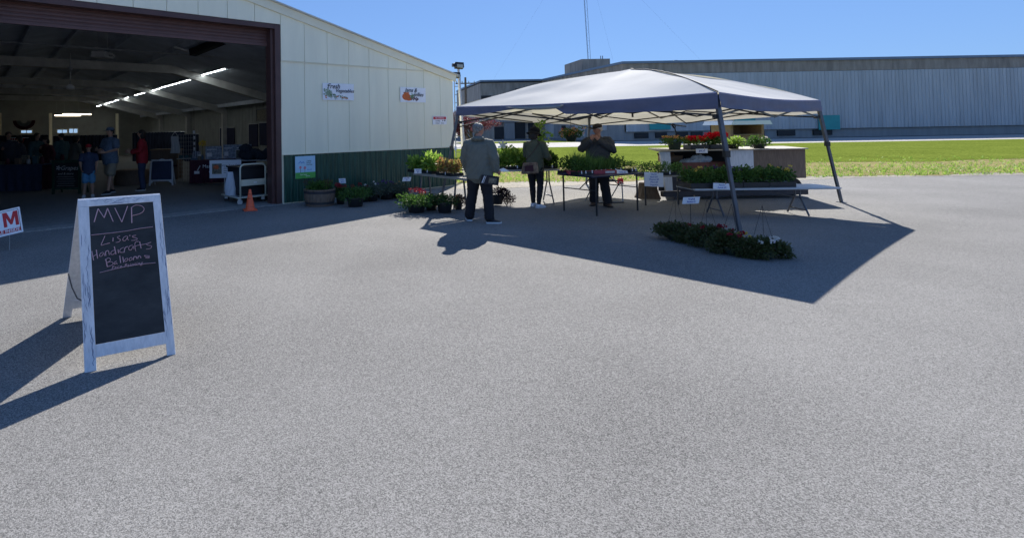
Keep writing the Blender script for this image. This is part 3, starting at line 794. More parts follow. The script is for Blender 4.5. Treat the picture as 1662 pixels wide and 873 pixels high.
# folded tail of the lifted valance
mb = MB(); a, b = edgep(TA, TB, .30), edgep(TA, TB, .52); nr = (TB-TA).cross(Z).normalized()
if nr.dot(a-cen) < 0: nr = -nr
vs = []
for j in range(16):
    t_ = j/15; e = edgep(TA, TB, .27+.25*t_)
    for i in range(5):
        q = i/4; vs.append(e + nr*(.05+.03*math.sin(q*3.1)) - Z*(.03 + (.055*math.sin(math.pi*min(1, t_*1.0))**.5 + .03*t_)*q*(1 if t_ < .97 else .3)))
mb.add(vs, [(j*5+i, (j+1)*5+i, (j+1)*5+i+1, j*5+i+1) for j in range(15) for i in range(4)]); mb.build('valance_fold', 'valance_back', tent, True, smooth=True)
# legs
feet = [Vector((1.50, 11.47, 0)), G(1203, 387), Vector((9.4, 10.6, 0)), Vector((6.02, 14.8, 0))]
for c, f in zip(corners, feet):
    cc = c.lerp(cen, .015); cc.z = c.z - .03
    mb = MB(); md = cc.lerp(f, .42); mb.bar(cc, md, .055); o = mb.build('leg', 'dark_steel', tent, True, bevel=.004)
    m2 = MB(); m2.bar(md - (md-cc).normalized()*.05, f, .043); m2.build('inner_post', 'dark_steel', o, True)
    m2 = MB(); m2.cbox(md, (.07,.07,.09)); m2.build('slider', 'black_metal', o, True)
    m2 = MB(); m2.cbox(f + Z*.006, (.12,.12,.012)); m2.build('foot_plate', 'dark_steel', o, True)
# scissor trusses
def truss(a, b, n, zt_, zb_):
    for k in range(n):
        for s_ in (0, 1):
            p = a.lerp(b, k/n); q = a.lerp(b, (k+1)/n); p.z = zt_(k/n) if s_ else zb_(k/n); q.z = zb_((k+1)/n) if s_ else zt_((k+1)/n)
            if (k % 2): p, q = Vector((p.x, p.y, q.z)), Vector((q.x, q.y, p.z)); 
            mb = MB(); mb.bar(p, q, .014, .028); mb.build('truss_bar', 'black_metal', tent, True)
ins = [c.lerp(cen, .02) for c in corners]
for k in range(4):
    a, b = ins[k], ins[(k+1) % 4]
    truss(a, b, 2, lambda t: a.z*(1-t)+b.z*t - .05, lambda t: a.z*(1-t)+b.z*t - .34)
mids = [ins[k].lerp(ins[(k+1) % 4], .5) for k in range(4)]
hub = Vector((cen.x, cen.y, 1.98))
for m_ in mids:
    for (za, zb) in ((-.05, -.1), (-.33, .18)):
        pass
    a = m_.copy(); h_ = hub.copy()
    for s_ in (0, 1):
        mb = MB(); p = Vector((a.x, a.y, a.z - (.05 if s_ else .34))); md = a.lerp(h_, .5); q = Vector((md.x, md.y, 1.98 + (.06 if not s_ else -.22)))
        mb.bar(p, q, .014, .026); mb.build('truss_bar', 'black_metal', tent, True)
        mb = MB(); mb.bar(q, Vector((h_.x, h_.y, h_.z + (.08 if s_ else -.12))), .014, .026); mb.build('truss_bar', 'black_metal', tent, True)
mb = MB(); mb.tube([hub - Z*.2, Vector((TP.x, TP.y, TP.z-.06))], .02, 8); mb.build('centre_pole', 'black_metal', tent, True)
for c in corners:
    mb = MB(); a = c.lerp(cen, .03); a.z -= .05; b = c.lerp(TP, .45); b.z = c.z + (TP.z-c.z)*.45 + .02; mb.tube([a, b, Vector((TP.x, TP.y, TP.z-.07))], .011, 6); mb.build('rafter_pole', 'black_metal', tent, True)
for k in range(4):                            # gathered truss brackets at the corners
    c = ins[k]; mb = MB(); mb.cbox((c.x, c.y, c.z-.06), (.07,.07,.06)); mb.build('bracket', 'black_metal', tent, True); mb = MB(); mb.cbox((c.x, c.y, c.z-.34), (.07,.07,.06)); mb.build('bracket', 'black_metal', tent, True)

# ------------------------------------------------------------------ tables
def leg_table(name, label, cx, cy, w, d, z, rz, top, leg, grp=None, style='straight', th=.03, inset=.12):
    t = thing(name, label, 'table', (cx, cy, 0), rz, grp)
    m = MB(); m.box(-w/2, w/2, -d/2, d/2, z-th, z); m.build('tabletop', top, t, bevel=.008)
    for sx in (-1, 1):
        x = sx*(w/2-inset)
        if style == 'straight':
            for sy in (-1, 1):
                m = MB(); m.tube([(x, sy*(d/2-.04), z-th), (x, sy*(d/2-.04), 0)], .016, 8); m.build('leg', leg, t)
            m = MB(); m.tube([(x, -d/2+.04, z*.62), (x, d/2-.04, z*.62)], .010, 6); m.build('crossbar', leg, t)
            m = MB(); m.tube([(x, 0, z*.62), (x-sx*w*.28, 0, z-th)], .009, 6); m.build('brace', leg, t)
        else:
            for sy in (-1, 1):
                m = MB(); m.tube([(x, sy*.06, z-th), (x, sy*.06, z*.62), (x, sy*.10, z*.52), (x, sy*(d/2-.06), .02)], .015, 8); m.build('leg', leg, t)
            m = MB(); m.tube([(x, -d*.27, z*.22), (x, d*.27, z*.22)], .012, 6); m.build('crossbar', leg, t)
            m = MB(); m.tube([(x, 0, z*.6), (x-sx*w*.3, 0, z-th)], .010, 6); m.build('brace', leg, t)
    return t
F1, F2, F3 = G(972, 350), G(910, 343), G(1040, 341)
ev = (F3-F1).normalized(); wv_ = (F2-F1); ctr = (F2+F3)/2; ang = math.atan2(ev.y, ev.x)
BT = leg_table('folding_table', 'small navy-topped folding table on black legs loaded with seedling trays, in front of the seller', ctr.x, ctr.y, (F3-F1).length+.2, wv_.length+.08, .715, ang, 'table_top', 'black_metal')
BTc = ctr; BTa = ang
g1 = G(850, 332)
T2 = leg_table('folding_table', 'pale grey folding table with bent legs between the grey-haired man and the woman', 2.95, 11.25, 1.9, .7, .73, R(3), 'table_grey', 'dark_steel', style='bent')
p = D(684, 280, 11.9); q = D(748, 286.5, 10.7)
t = thing('plank_bench', 'rough weathered plank on grey trestles holding the basil by the green wainscot', 'bench', ((p.x+q.x)/2, (p.y+q.y)/2, 0), math.atan2(q.y-p.y, q.x-p.x))
ln_ = (q-p).length + .5; zt_ = (p.z+q.z)/2; PBz = zt_; PBa, PBb = p.copy(), q.copy()
mb = MB(); mb.box(-ln_/2+.2, ln_/2+.2, -.2, .2, zt_-.045, zt_); mb.build('plank', 'wood_grey', t)
for k in (-.55, .65):
    mb = MB(); mb.tube([(k, -.16, 0), (k, -.1, zt_-.045)], .02, 6); mb.tube([(k, .16, 0), (k, .1, zt_-.045)], .02, 6); mb.tube([(k, -.14, .2), (k, .14, .2)], .015, 6); mb.build('trestle', 'dark_steel', t)
T3z = .56
p = D(1112, 304, 9.35); T3z = p.z
T3 = leg_table('folding_table', 'low whitish folding table with bent grey legs under the yellow pansies at the right', 6.75, 9.3, 2.4, .62, T3z, R(-3), 'table_grey', 'dark_steel', style='bent', inset=.5)
# ------------------------------------------------------------------ plant trailer
zt_ = D(1100, 244, 11.35).z; x0 = D(1062, 244, 11.4).x; x1 = x0 + 3.2
t = thing('display_trailer', 'open-sided dark display trailer with a white top board and boxes inside', 'trailer', (x0+1.6, 11.9, 0))
mb = MB(); mb.prism([(x0, 11.25), (x1, 11.25), (x1+.5, 12.6), (x0+.5, 12.6)], (0,0,zt_-.02), X, Y, (0,0,.02)); mb.build('top_board', 'wood_grey', t, True)
za = .42
xa = D(1068, 246, 11.4).x; xb = D(1080, 303, 11.4).x; zb = D(1080, 309, 11.4).z
mb = MB(); mb.prism([(xa, zt_-.032), (xa+.22, zt_-.032), (xb+.12, zb), (xb-.03, zb)], (0,11.33,0), X, Z, (0,.05,0)); mb.build('side_panel', 'white_worn', t, True)
qx = D(1184, 270, 11.36).x; mb = MB(); mb.box(qx, qx+.5, 11.33, 11.38, za, zt_-.022); mb.build('side_panel', 'white_worn', t, True); mb = MB(); mb.box(qx+.51, x1, 11.34, 11.38, za, zt_-.022); mb.build('end_panel', 'wood_old', t, True)
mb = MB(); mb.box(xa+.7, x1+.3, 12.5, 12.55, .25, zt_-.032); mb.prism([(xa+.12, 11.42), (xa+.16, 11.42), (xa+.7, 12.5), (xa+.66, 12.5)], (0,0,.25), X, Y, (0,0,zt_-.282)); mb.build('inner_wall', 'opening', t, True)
zs = D(1110, 278, 11.4).z
mb = MB(); mb.prism([(xa+.25, 11.5), (x1-.1, 11.5), (x1+.3, 12.49), (xa+.72, 12.49)], (0,0,zs-.03), X, Y, (0,0,.03)); mb.build('shelf', 'wood_old', t, True)
mb = MB(); mb.box(xb-.1, x1, 11.3, 11.42, zb-.13, zb-.02); mb.prism([(xb+.05, 11.42), (x1, 11.42), (x1+.3, 12.5), (xb+.5, 12.5)], (0,0,.2), X, Y, (0,0,.05)); mb.box(xb-.1, xb+1.0, 11.44, 11.5, zb-.02, zs-.05); mb.build('frame_beam', 'iron', t, True)
for (px, yy) in ((1120, 11.75), (1285, 11.75)):
    cxw = D(px, 310, yy).x; rw = .2
    mt = Matrix.Rotation(R(90), 3, 'X')
    mb = MB(); mb.lathe([(.1,-.06),(rw-.02,-.07),(rw,-.04),(rw,.04),(rw-.02,.07),(.1,.06)], (cxw, yy, rw), 20, mt); o = mb.build('wheel', 'rubber', t, True, smooth=True, angle=40)
    mb = MB(); mb.lathe([(.02,-.05),(.1,-.062),(.1,.062),(.02,.05)], (cxw, yy, rw), 14, mt); mb.build('rim', 'galv', o, True)
TRz = zt_; TRs = zs
# stump
c = G(1060, 323)
mb = MB(); gs = random.Random(2); vs = []; n = 28; lev = [(0, .26), (.06, .235), (.2, .19), (.34, .175), (.355, .16)]
for (z, r) in lev:
    for j in range(n):
        th = 2*math.pi*j/n; rr_ = r*(1 + .10*math.sin(5*th+1)*(1-z*2) + .05*math.sin(11*th)); vs.append((c.x + rr_*math.cos(th), c.y+.2 + rr_*math.sin(th), z*.95))
fs = [(i*n+j, i*n+(j+1)%n, (i+1)*n+(j+1)%n, (i+1)*n+j) for i in range(4) for j in range(n)] + [tuple(4*n+j for j in range(n))]
mb.add(vs, fs); tag(mb.build('tree_stump', 'bark', smooth=True, angle=50), 'short rough tree stump standing under the hanging paper price list', 'stump')
# boxes on the trailer
def carton(px0, px1, py0, py1, Yd, m, label, name='cardboard_box', dep=.3, cat='box', flap=True, rz=0):
    a = D(px0, py1, Yd); b = D(px1, py0, Yd); w_ = b.x-a.x; h_ = b.z-a.z
    t = thing(name, label, cat, ((a.x+b.x)/2, Yd+dep/2, a.z), rz)
    m1 = MB(); th = .006
    m1.box(-w_/2, w_/2, -dep/2, -dep/2+th, 0, h_); m1.box(-w_/2, w_/2, dep/2-th, dep/2, 0, h_); m1.box(-w_/2, -w_/2+th, -dep/2, dep/2, 0, h_); m1.box(w_/2-th, w_/2, -dep/2, dep/2, 0, h_); m1.box(-w_/2, w_/2, -dep/2, dep/2, .0, th)
    m1.build('carton', m, t)
    if flap:
        m1 = MB(); m1.par((-w_/2, -dep/2, h_), (w_,0,0), (0,-.03,-.02), (0,0,.004)); m1.par((-w_/2, dep/2, h_), (w_,0,0), (0,.05,.05), (0,0,.004)); m1.build('flap', m, t)
    return t
carton(1080, 1108, 253, 264, 11.9, 'cardboard', 'tan cardboard box pushed back on the left of the dark trailer shelf')
carton(1106, 1152, 263.5, 277, 11.55, 'brick_box', 'long reddish brown carton holding crumpled newspapers on the trailer shelf', flap=False)
carton(1152.5, 1181, 263, 272, 11.6, 'brick_box', 'shallow reddish brown carton right of the newspaper carton on the trailer shelf', flap=False)
# ------------------------------------------------------------------ people
def loft(mb, pts, rad, side=None, n=14):
    """closed tapering limb: pts, rad = (a, b) pairs; a along side"""
    pts = [Vector(p) for p in pts]; k = len(pts); rg = []
    for i, p in enumerate(pts):
        t = (pts[min(i+1,k-1)] - pts[max(i-1,0)]).normalized()
        sd = Vector(side or (1,0,0)); a = (sd - t*sd.dot(t)).normalized(); b = t.cross(a)
        r = rad[i]; r = r if isinstance(r, tuple) else (r, r); rg.append((p, r[0], r[1], a, b))
    t0 = (pts[0]-pts[1]).normalized(); t1 = (pts[-1]-pts[-2]).normalized()
    c0, c1 = rg[0], rg[-1]
    rg = [(c0[0]+t0*min(c0[1],c0[2])*.5, c0[1]*.5, c0[2]*.5, c0[3], c0[4])] + rg + [(c1[0]+t1*min(c1[1],c1[2])*.5, c1[1]*.5, c1[2]*.5, c1[3], c1[4])]
    return mb.rings(rg, n)
def hand(mb, wr, d, palm, H, curl=.5, side=1):
    """palm block + five fingers; d = pointing direction, palm = palm normal"""
    wr, d, palm = Vector(wr), Vector(d).normalized(), Vector(palm); palm = (palm - d*palm.dot(d)).normalized()
    s_ = d.cross(palm)*side; L = .105*H
    mb.rings([(wr - d*.01*H, .016*H, .012*H, s_, palm), (wr + d*.02*H, .022*H, .011*H, s_, palm), (wr + d*.052*H, .024*H, .010*H, s_, palm), (wr + d*.060*H, .021*H, .007*H, s_, palm)], 10)
    for i, ln in enumerate((.042, .047, .044, .035)):
        o = wr + d*.056*H + s_*(.018 - .012*i)*H; c = curl
        p1 = o + (d*math.cos(c*.5) + palm*math.sin(c*.5))*ln*.42*H
        p2 = p1 + (d*math.cos(c*1.4) + palm*math.sin(c*1.4))*ln*.34*H
        p3 = p2 + (d*math.cos(c*2.2) + palm*math.sin(c*2.2))*ln*.26*H
        mb.tube([o - d*.01*H, o, p1, p2, p3], [.0050*H, .0056*H, .0050*H, .0046*H, .0034*H], 7)
    o = wr + d*.016*H + s_*.020*H
    p1 = o + (d*.65 + s_*.75).normalized()*.022*H; p2 = p1 + (d*.9 + s_*.25 + palm*.5).normalized()*.020*H; p3 = p2 + (d*.9 + palm*.6).normalized()*.014*H
    mb.tube([o - s_*.01*H, o, p1, p2, p3], [.007*H, .0075*H, .0065*H, .0055*H, .0038*H], 7)
def person(label, loc, yaw, H, J, top='jacket', topm='jacket_grey', botm='trouser_black', skin='skin', hairm='hair_grey', hair='short', hat=None,
           shoes='shoe_black', sleeve=1.0, bulk=1.0, legs='long', head_yaw=0, head_pitch=0, lean=0, vox=.009, seed=0, group=None, hands=True, kind=None, shirtlen=.455, belly=0):
    t = thing('person', label, 'person', loc, yaw, group)
    h = lambda *a: Vector(a)*H
    P = dict(pel=(0,0,.50), ch=(0,lean*.5,.72), nk=(0,lean*.8,.835), hd=(0,lean+.012,.928),
             ls=(-.108,lean*.75,.805), rs=(.108,lean*.75,.805), le=(-.14,-.01,.635), lw=(-.145,.03,.49), re=(.14,-.01,.635), rw=(.145,.03,.49),
             lh=(-.052,0,.50), rh=(.052,0,.50), lk=(-.06,.012,.275), rk=(.06,.012,.275), la=(-.065,-.015,.045), ra=(.065,-.015,.045),
             lt=(-.075,.10,0), rt=(.075,.10,0))
    P.update({k: v for k, v in J.items() if k in P}); P = {k: Vector(v)*H for k, v in P.items()}
    b = MB()
    hy = Matrix.Rotation(head_yaw, 3, 'Z') @ Matrix.Rotation(head_pitch, 3, 'X'); hc = P['hd']
    hv = lambda x, y, z: hc + hy @ (Vector((x, y, z))*H)
    # trunk, limbs, neck, head as one remeshed skin
    loft(b, [P['pel'], P['pel'].lerp(P['ch'], .4), P['ch'], P['nk'] - Vector((0,0,.03*H))], [(.085*H,.06*H),(.075*H,.055*H),(.085*H,.06*H),(.055*H,.045*H)])
    loft(b, [P['nk'] - Vector((0,0,.04*H)), P['nk'], hv(0,-.005,-.03)], [.036*H,.032*H,.030*H])
    for s_ in 'lr':
        loft(b, [P[s_+'s'] - Z*.02*H, P[s_+'e'], P[s_+'w']], [.030*H, .025*H, .0165*H], side=(0,1,0)); loft(b, [P[s_+'h'], P[s_+'k'], P[s_+'k'].lerp(P[s_+'a'], .35), P[s_+'a']], [.052*H, .033*H, .034*H, .021*H])
    b.ell(hv(0,-.004,.012), (.044*H, .054*H, .052*H), 20, 14, hy); loft(b, [hv(0,.012,.0), hv(0,.018,-.028), hv(0,.026,-.048)], [(.038*H,.040*H),(.033*H,.030*H),(.017*H,.014*H)])
    loft(b, [hv(0,.050,.012), hv(0,.060,-.006), hv(0,.056,-.011)], [(.005*H,.005*H),(.0085*H,.008*H),(.006*H,.005*H)])   # nose
    loft(b, [hv(-.016,.043,-.027), hv(.016,.043,-.027)], [.006*H,.006*H], side=(0,0,1)); 
    for s_ in (-1, 1):
        b.ell(hv(s_*.046,-.004,-.002), (.006*H,.011*H,.017*H), 8, 6, hy); b.ell(hv(s_*.018,.042,.018), (.014*H,.008*H,.005*H), 8, 6, hy)
    for s_, key in ((-1, 'l'), (1, 'r')):
        f = P[key+'w'] - P[key+'e']
    br = b.remesh(vox, 2)
    if hands:
        for s_, key in ((-1, 'l'), (1, 'r')):
            d = (P[key+'w'] - P[key+'e']).normalized(); pn = J.get(key+'p', None)
            d = Vector(J[key+'d']) if key+'d' in J else d
            pn = Vector(pn) if pn else Vector((-s_, .2, 0))
            hand(br, P[key+'w'] + d*.012*H, d, pn, H, J.get('curl', .55), 1 if key == 'r' else -1)
    body = br.build('body', skin, t, smooth=True)
    e = MB()
    for s_ in (-1, 1): e.ell(hv(s_*.018,.0455,.008), (.0065*H,.004*H,.0042*H), 8, 6, hy)
    e.build('eye', 'ink', body, smooth=True) if not hair == 'back' else None
    # hair
    g = random.Random(seed+1)
    if hair in ('short', 'back', 'white'):
        m = MB(); m.ell(hv(0,-.012,.026), (.050*H,.056*H,.046*H), 20, 12, hy); m.ell(hv(0,-.032,-.002), (.044*H,.030*H,.036*H), 16, 10, hy)
        for s_ in (-1, 1): m.ell(hv(s_*.042,-.008,.012), (.010*H,.02*H,.022*H), 10, 8, hy)
        m = m.remesh(.008, 2); m.wrinkle(.007, (26, 26, 26), seed); m.build('hair', hairm, t, smooth=True)
    if hair == 'bob':
        m = MB(); m.ell(hv(0,-.012,.022), (.052*H,.058*H,.048*H), 20, 12, hy); loft(m, [hv(0,-.02,.01), hv(0,-.022,-.05), hv(0,-.02,-.075)], [(.054*H,.045*H),(.058*H,.04*H),(.045*H,.03*H)])
        m = m.remesh(.008, 2); m.wrinkle(.005, (30, 30, 8), seed); m.build('hair', hairm, t, smooth=True)
    if hat == 'bucket':
        m = MB(); m.rings([(hv(0,-.005,.003), .062*H,.068*H, hy@X, hy@Y), (hv(0,-.005,.042), .060*H,.066*H, hy@X, hy@Y), (hv(0,-.005,.066), .050*H,.055*H, hy@X, hy@Y), (hv(0,-.005,.079), .026*H,.028*H, hy@X, hy@Y)], 24)
        o = m.build('hat', 'hat_black', t, smooth=True)
        m = MB(); m.rings([(hv(0,-.005,.016), .057*H,.062*H, hy@X, hy@Y), (hv(0,-.010,-.014), .090*H,.100*H, hy@X, hy@Y), (hv(0,-.010,-.019), .090*H,.100*H, hy@X, hy@Y), (hv(0,-.005,.006), .055*H,.060*H, hy@X, hy@Y)], 28)
        m.build('brim', 'hat_black', o, smooth=True)
    if hat and hat.startswith('cap'):
        cm = hat.split(':')[1]; m = MB()
        m.rings([(hv(0,-.004,.022), .053*H,.060*H, hy@X, hy@Y), (hv(0,-.006,.045), .051*H,.057*H, hy@X, hy@Y), (hv(0,-.008,.064), .038*H,.044*H, hy@X, hy@Y), (hv(0,-.008,.071), .014*H,.016*H, hy@X, hy@Y)], 22)
        o = m.build('cap', cm, t, smooth=True)
        m = MB(); pts = [(-.048,.03),(-.04,.075),(-.018,.105),(0,.11),(.018,.105),(.04,.075),(.048,.03)]
        m.prism([(x, y) for x, y in pts][::-1], hv(0,0,.026), hy@X*H, hy@(Vector((0,1,-.16)).normalized())*H, hy@Z*.006); m.build('brim', 'cap_brim' if cm == 'cap_dark' else cm, o)
    # upper garment
    c = MB(); w_ = bulk; pe, ch, nk = P['pel'], P['ch'], P['nk']; zb = shirtlen*H
    by = belly*H
    loft(c, [Vector((pe.x, pe.y, zb)), pe.lerp(ch, .15) + Y*by*.6, pe.lerp(ch, .5) + Y*by, ch + Y*by*.2, ch.lerp(nk, .55), nk - Z*.022*H, nk + Z*.006*H],
         [(.112*H*w_,.082*H*w_),(.112*H*w_,.085*H*w_+by*.5),(.108*H*w_,.083*H*w_+by*.6),(.112*H*w_,.078*H*w_),(.110*H*w_,.066*H*w_),(.062*H*w_,.05*H),(.040*H,.040*H)], n=22)
    for s_ in 'lr':
        A_, E_, W_ = P[s_+'s'], P[s_+'e'], P[s_+'w']; end = E_.lerp(W_, sleeve) if sleeve > 0 else A_.lerp(E_, .75)
        A0 = Vector((ch.x + (A_.x-ch.x)*.55, A_.y, A_.z - .012*H)); A1 = Vector((A_.x, A_.y, A_.z - .022*H))
        pts = [A0, A1, A_.lerp(E_, .5), E_, E_.lerp(W_, .5), end] if sleeve > 0 else [A0, A1, A_.lerp(E_, .5), end]
        rad = [.040*H*w_, .049*H*w_, .045*H*w_, .039*H*w_, .036*H*w_, .029*H*w_][:len(pts)]
        if sleeve <= 0: rad[-1] = .046*H*w_
        loft(c, pts, rad, side=(0,1,0))
    if top == 'hoodie':
        c.rings([(nk + Vector((0,-.03,-.012))*H, .075*H,.05*H, X, Y), (nk + Vector((0,-.045,.012))*H, .070*H,.045*H, X, Y), (nk + Vector((0,-.03,.028))*H, .045*H,.03*H, X, Y)], 16)
    c = c.remesh(vox*1.15, 3); c.wrinkle(.010 if top != 'tee' else .006, (6, 6, 11), seed)
    c.build('jacket' if top != 'tee' else 'shirt', topm, t, smooth=True)
    # lower garment
    c = MB(); loft(c, [Vector((pe.x, pe.y, .53*H)), pe, pe - Z*.035*H], [(.088*H*w_,.066*H*w_),(.098*H*w_,.074*H*w_),(.092*H*w_,.07*H*w_)], n=18)
    for s_ in 'lr':
        hh, kk, aa = P[s_+'h'], P[s_+'k'], P[s_+'a']
        if legs == 'long': loft(c, [hh, hh.lerp(kk, .5), kk, kk.lerp(aa, .5), aa.lerp(kk, -.02)], [.058*H*w_, .054*H*w_, .044*H*w_, .041*H*w_, .040*H*w_])
        elif legs == 'slim': loft(c, [hh, hh.lerp(kk, .5), kk, kk.lerp(aa, .4), aa], [.058*H*w_, .052*H*w_, .039*H*w_, .037*H*w_, .026*H*w_])
        else: loft(c, [hh, hh.lerp(kk, .5), kk.lerp(hh, .05)], [.060*H*w_, .060*H*w_, .058*H*w_])
    c = c.remesh(vox*1.1, 3); c.wrinkle(.006, (8, 8, 14), seed+5)
    c.build('trousers' if legs in ('long', 'slim') else 'shorts', botm, t, smooth=True)
    for s_ in 'lr':
        a_, tt = P[s_+'a'], P[s_+'t']; d = Vector((tt.x-a_.x, tt.y-a_.y, 0)).normalized(); sd = Vector((d.y, -d.x, 0)); a0 = Vector((a_.x, a_.y, 0))
        m = MB(); q = [(-.030,.026,.030),( -.010,.030,.052),(.025,.031,.048),(.060,.030,.030),(.092,.026,.020),(.112,.014,.012)]
        m.rings([(a0 + d*x*H + Z*(z_*.5+.006)*H, w2*H, z_*.52*H, sd, Z) for x, w2, z_ in q], 14); m = m.remesh(.008, 2); o = m.build('shoe', shoes, t, smooth=True)
        m = MB(); q = [(-.034,.024),(-.02,.030),(.03,.031),(.075,.033),(.10,.026),(.118,.010)]
        poly = [(x*H, w2*H) for x, w2 in q] + [(x*H, -w2*H) for x, w2 in q[::-1]]
        m.prism(poly, a0 + Z*.001, d, sd, Z*.014*H); m.build('sole', 'sole' if shoes != 'shoe_brown' else 'rubber', o)
    return t, P

# grey-haired man, back turned, facing away and a little right
mp = G(781, 361); MH = 1.70
man, MPp = person('grey-haired man in a grey hooded jacket holding a booklet, seen from behind', (mp.x, mp.y+.05, 0), R(-28), MH,
   dict(le=(-.158,.02,.635), lw=(-.15,.10,.50), re=(.162,-.03,.64), rw=(.165,.0,.515), la=(-.125,.03,.045), lt=(-.17,.13,0), ra=(.105,-.045,.045), rt=(.21,.0,0), lk=(-.088,.03,.275), rk=(.080,.0,.275), rd=(.35,.8,-.25), rp=(-.8,.3,0), curl=.8),
   top='hoodie', topm='jacket_grey', botm='trouser_black', skin='skin_red', hair='short', head_yaw=R(-38), shoes='shoe_black', bulk=1.22, seed=3, vox=.008, shirtlen=.44)
# white side mark on the near shoe
# booklet in his right hand
wrw = WM[man.name] @ MPp['rw']
c0 = D(795, 292.5, mp.y - .16)
t = thing('booklet', 'dark folded booklet with a pale picture held in the grey-haired man\'s right hand', 'booklet', tuple(c0), R(-6))
m = MB(); m.cbox((0,0,0), (.30,.012,.155), 0, (R(12), R(7))); m.build('cover', 'ink', t)
m = MB(); m.cbox((.045,-.010,-.01), (.13,.006,.095), 0, (R(12), R(7))); m.build('picture', 'photo_mix', t)
m = MB(); m.cbox((-.11,-.010,.012), (.014,.006,.13), 0, (R(12), R(20))); m.cbox((-.085,-.0105,.012), (.006,.006,.13), 0, (R(12), R(20))); m.build('stripe', 'paper', t)
# woman in the bucket hat
wp = G(871, 336.5); WH = 1.60
wom, WP = person('woman in a black bucket hat and olive jacket with a shoulder bag', (wp.x, wp.y+.03, 0), R(-42), WH,
   dict(le=(-.135,.04,.645), lw=(-.10,.15,.60), re=(.145,.02,.64), rw=(.12,.16,.605), la=(-.05,.03,.045), lt=(-.03,.13,0), ra=(.06,-.06,.045), rt=(.10,.05,0), rk=(.062,.0,.275), lk=(-.055,.03,.275), rd=(-.2,1,.2), ld=(.2,1,.1)),
   top='jacket', topm='jacket_olive', botm='trouser_black', skin='skin', hair='bob', hairm='hair_dark', hat='bucket', shoes='shoe_white', legs='slim', bulk=.98, head_yaw=R(-18), head_pitch=R(-14), seed=8, shirtlen=.455)
t = thing('shoulder_bag', 'patterned tapestry shoulder bag with a dark flap hanging behind the woman\'s hip', 'bag', (0,0,0), 0)
c0 = D(860, 274, wp.y - .17); t.location = c0; WM[t.name] = Matrix.Translation(c0)
m = MB(); m.prism([(-.17,-.10),(.17,-.10),(.145,.12),(-.13,.12)], (0,-.045,0), (X + Z*.04).normalized(), Z, (0,.09,0)); m.build('body', 'bag_pattern', t, bevel=.02)
m = MB(); m.prism([(-.12,-.045),(.06,-.045),(.05,.075),(-.11,.06)], (0,-.058,0), X, Z, (0,.012,0)); m.build('flap', 'bag_dark', t, bevel=.004)
sh = WM[wom.name] @ (WP['nk'] + Vector((.05,-.02,-.02))); 
m = MB(); q = c0 + Vector((-.14,.02,.1)); q2 = c0 + Vector((.14,.02,.1)); sv = Vector((sh.x+.03, sh.y-.085, sh.z-.03)); sv2 = sh.lerp(sv, .0) + Z*.0
m.tube([q, q.lerp(sv, .5) + Y*-.09 - X*.01, sv, sh + Z*.025 + Y*.0], .011, 6, flat=.5); m.build('strap', 'bag_dark', t, True)
# seller
sp = G(974, 334); SH = 1.66
sel, SP_ = person('older seller in a cap and dark quilted jacket with both hands raised to his chin', (sp.x, sp.y, 0), R(142), SH,
   dict(le=(-.185,.035,.68), lw=(-.05,.135,.795), re=(.185,.06,.69), rw=(.05,.145,.795), ld=(.45,.1,.6), rd=(-.45,.1,.6), lp=(.5,-.8,0), rp=(-.5,-.8,0), la=(-.095,.02,.045), ra=(.075,-.02,.045), lt=(-.16,.12,0), rt=(.08,.12,0), curl=1.25),
   top='jacket', topm='jacket_navy', botm='trouser_char', skin='skin_red', hair='white', hairm='hair_white', hat='cap:cap_dark', shoes='shoe_brown', bulk=1.28, belly=.02, head_yaw=R(-34), head_pitch=R(-6), seed=12, shirtlen=.45, lean=.02)

# ---- people inside the barn (floor level .02)
def inside(px, py): v = G(px, py, .02); return (v.x, v.y, .02)
person('tall man in a cap, blue plaid shirt and khaki shorts walking inside the barn', inside(180, 314), R(155), 1.80,
   dict(le=(-.16,.03,.66), lw=(-.05,.13,.62), re=(.17,.02,.66), rw=(.09,.15,.66), rd=(-.4,.8,.1), ld=(.4,.8,.1), la=(-.05,.09,.045), lt=(-.06,.2,0), lk=(-.055,.05,.28), ra=(.07,-.09,.05), rt=(.075,.03,0), rk=(.065,-.02,.28)),
   top='tee', topm='plaid_blue', botm='khaki', sleeve=0, legs='short', hair='short', hairm='hair_dark', hat='cap:plaid_blue', bulk=1.14, seed=21, vox=.011, belly=.02)
person('child in a red cap, dark top and bright blue shorts just inside the barn door', inside(144, 320), R(205), 1.36,
   dict(le=(-.14,.0,.65), lw=(-.13,.06,.52), re=(.14,.02,.65), rw=(.12,.10,.56), ra=(.075,.03,.045), rt=(.09,.15,0)),
   top='tee', topm='navy_cloth', botm='shorts_blue', sleeve=0, legs='short', hair='short', hairm='hair_dark', hat='cap:red_cloth', bulk=1.0, seed=22, vox=.010, shoes='shoe_white')
person('person in a red jacket and navy trousers standing beside the tall man in the barn', inside(231, 309), R(110), 1.72,
   dict(le=(-.15,.02,.66), lw=(-.09,.15,.63), re=(.15,.02,.66), rw=(.11,.16,.64), rd=(-.1,1,.1), ld=(.1,1,.1)),
   top='jacket', topm='red_cloth', botm='navy_cloth', hair='bob', hairm='hair_dark', bulk=1.06, seed=23, vox=.011)
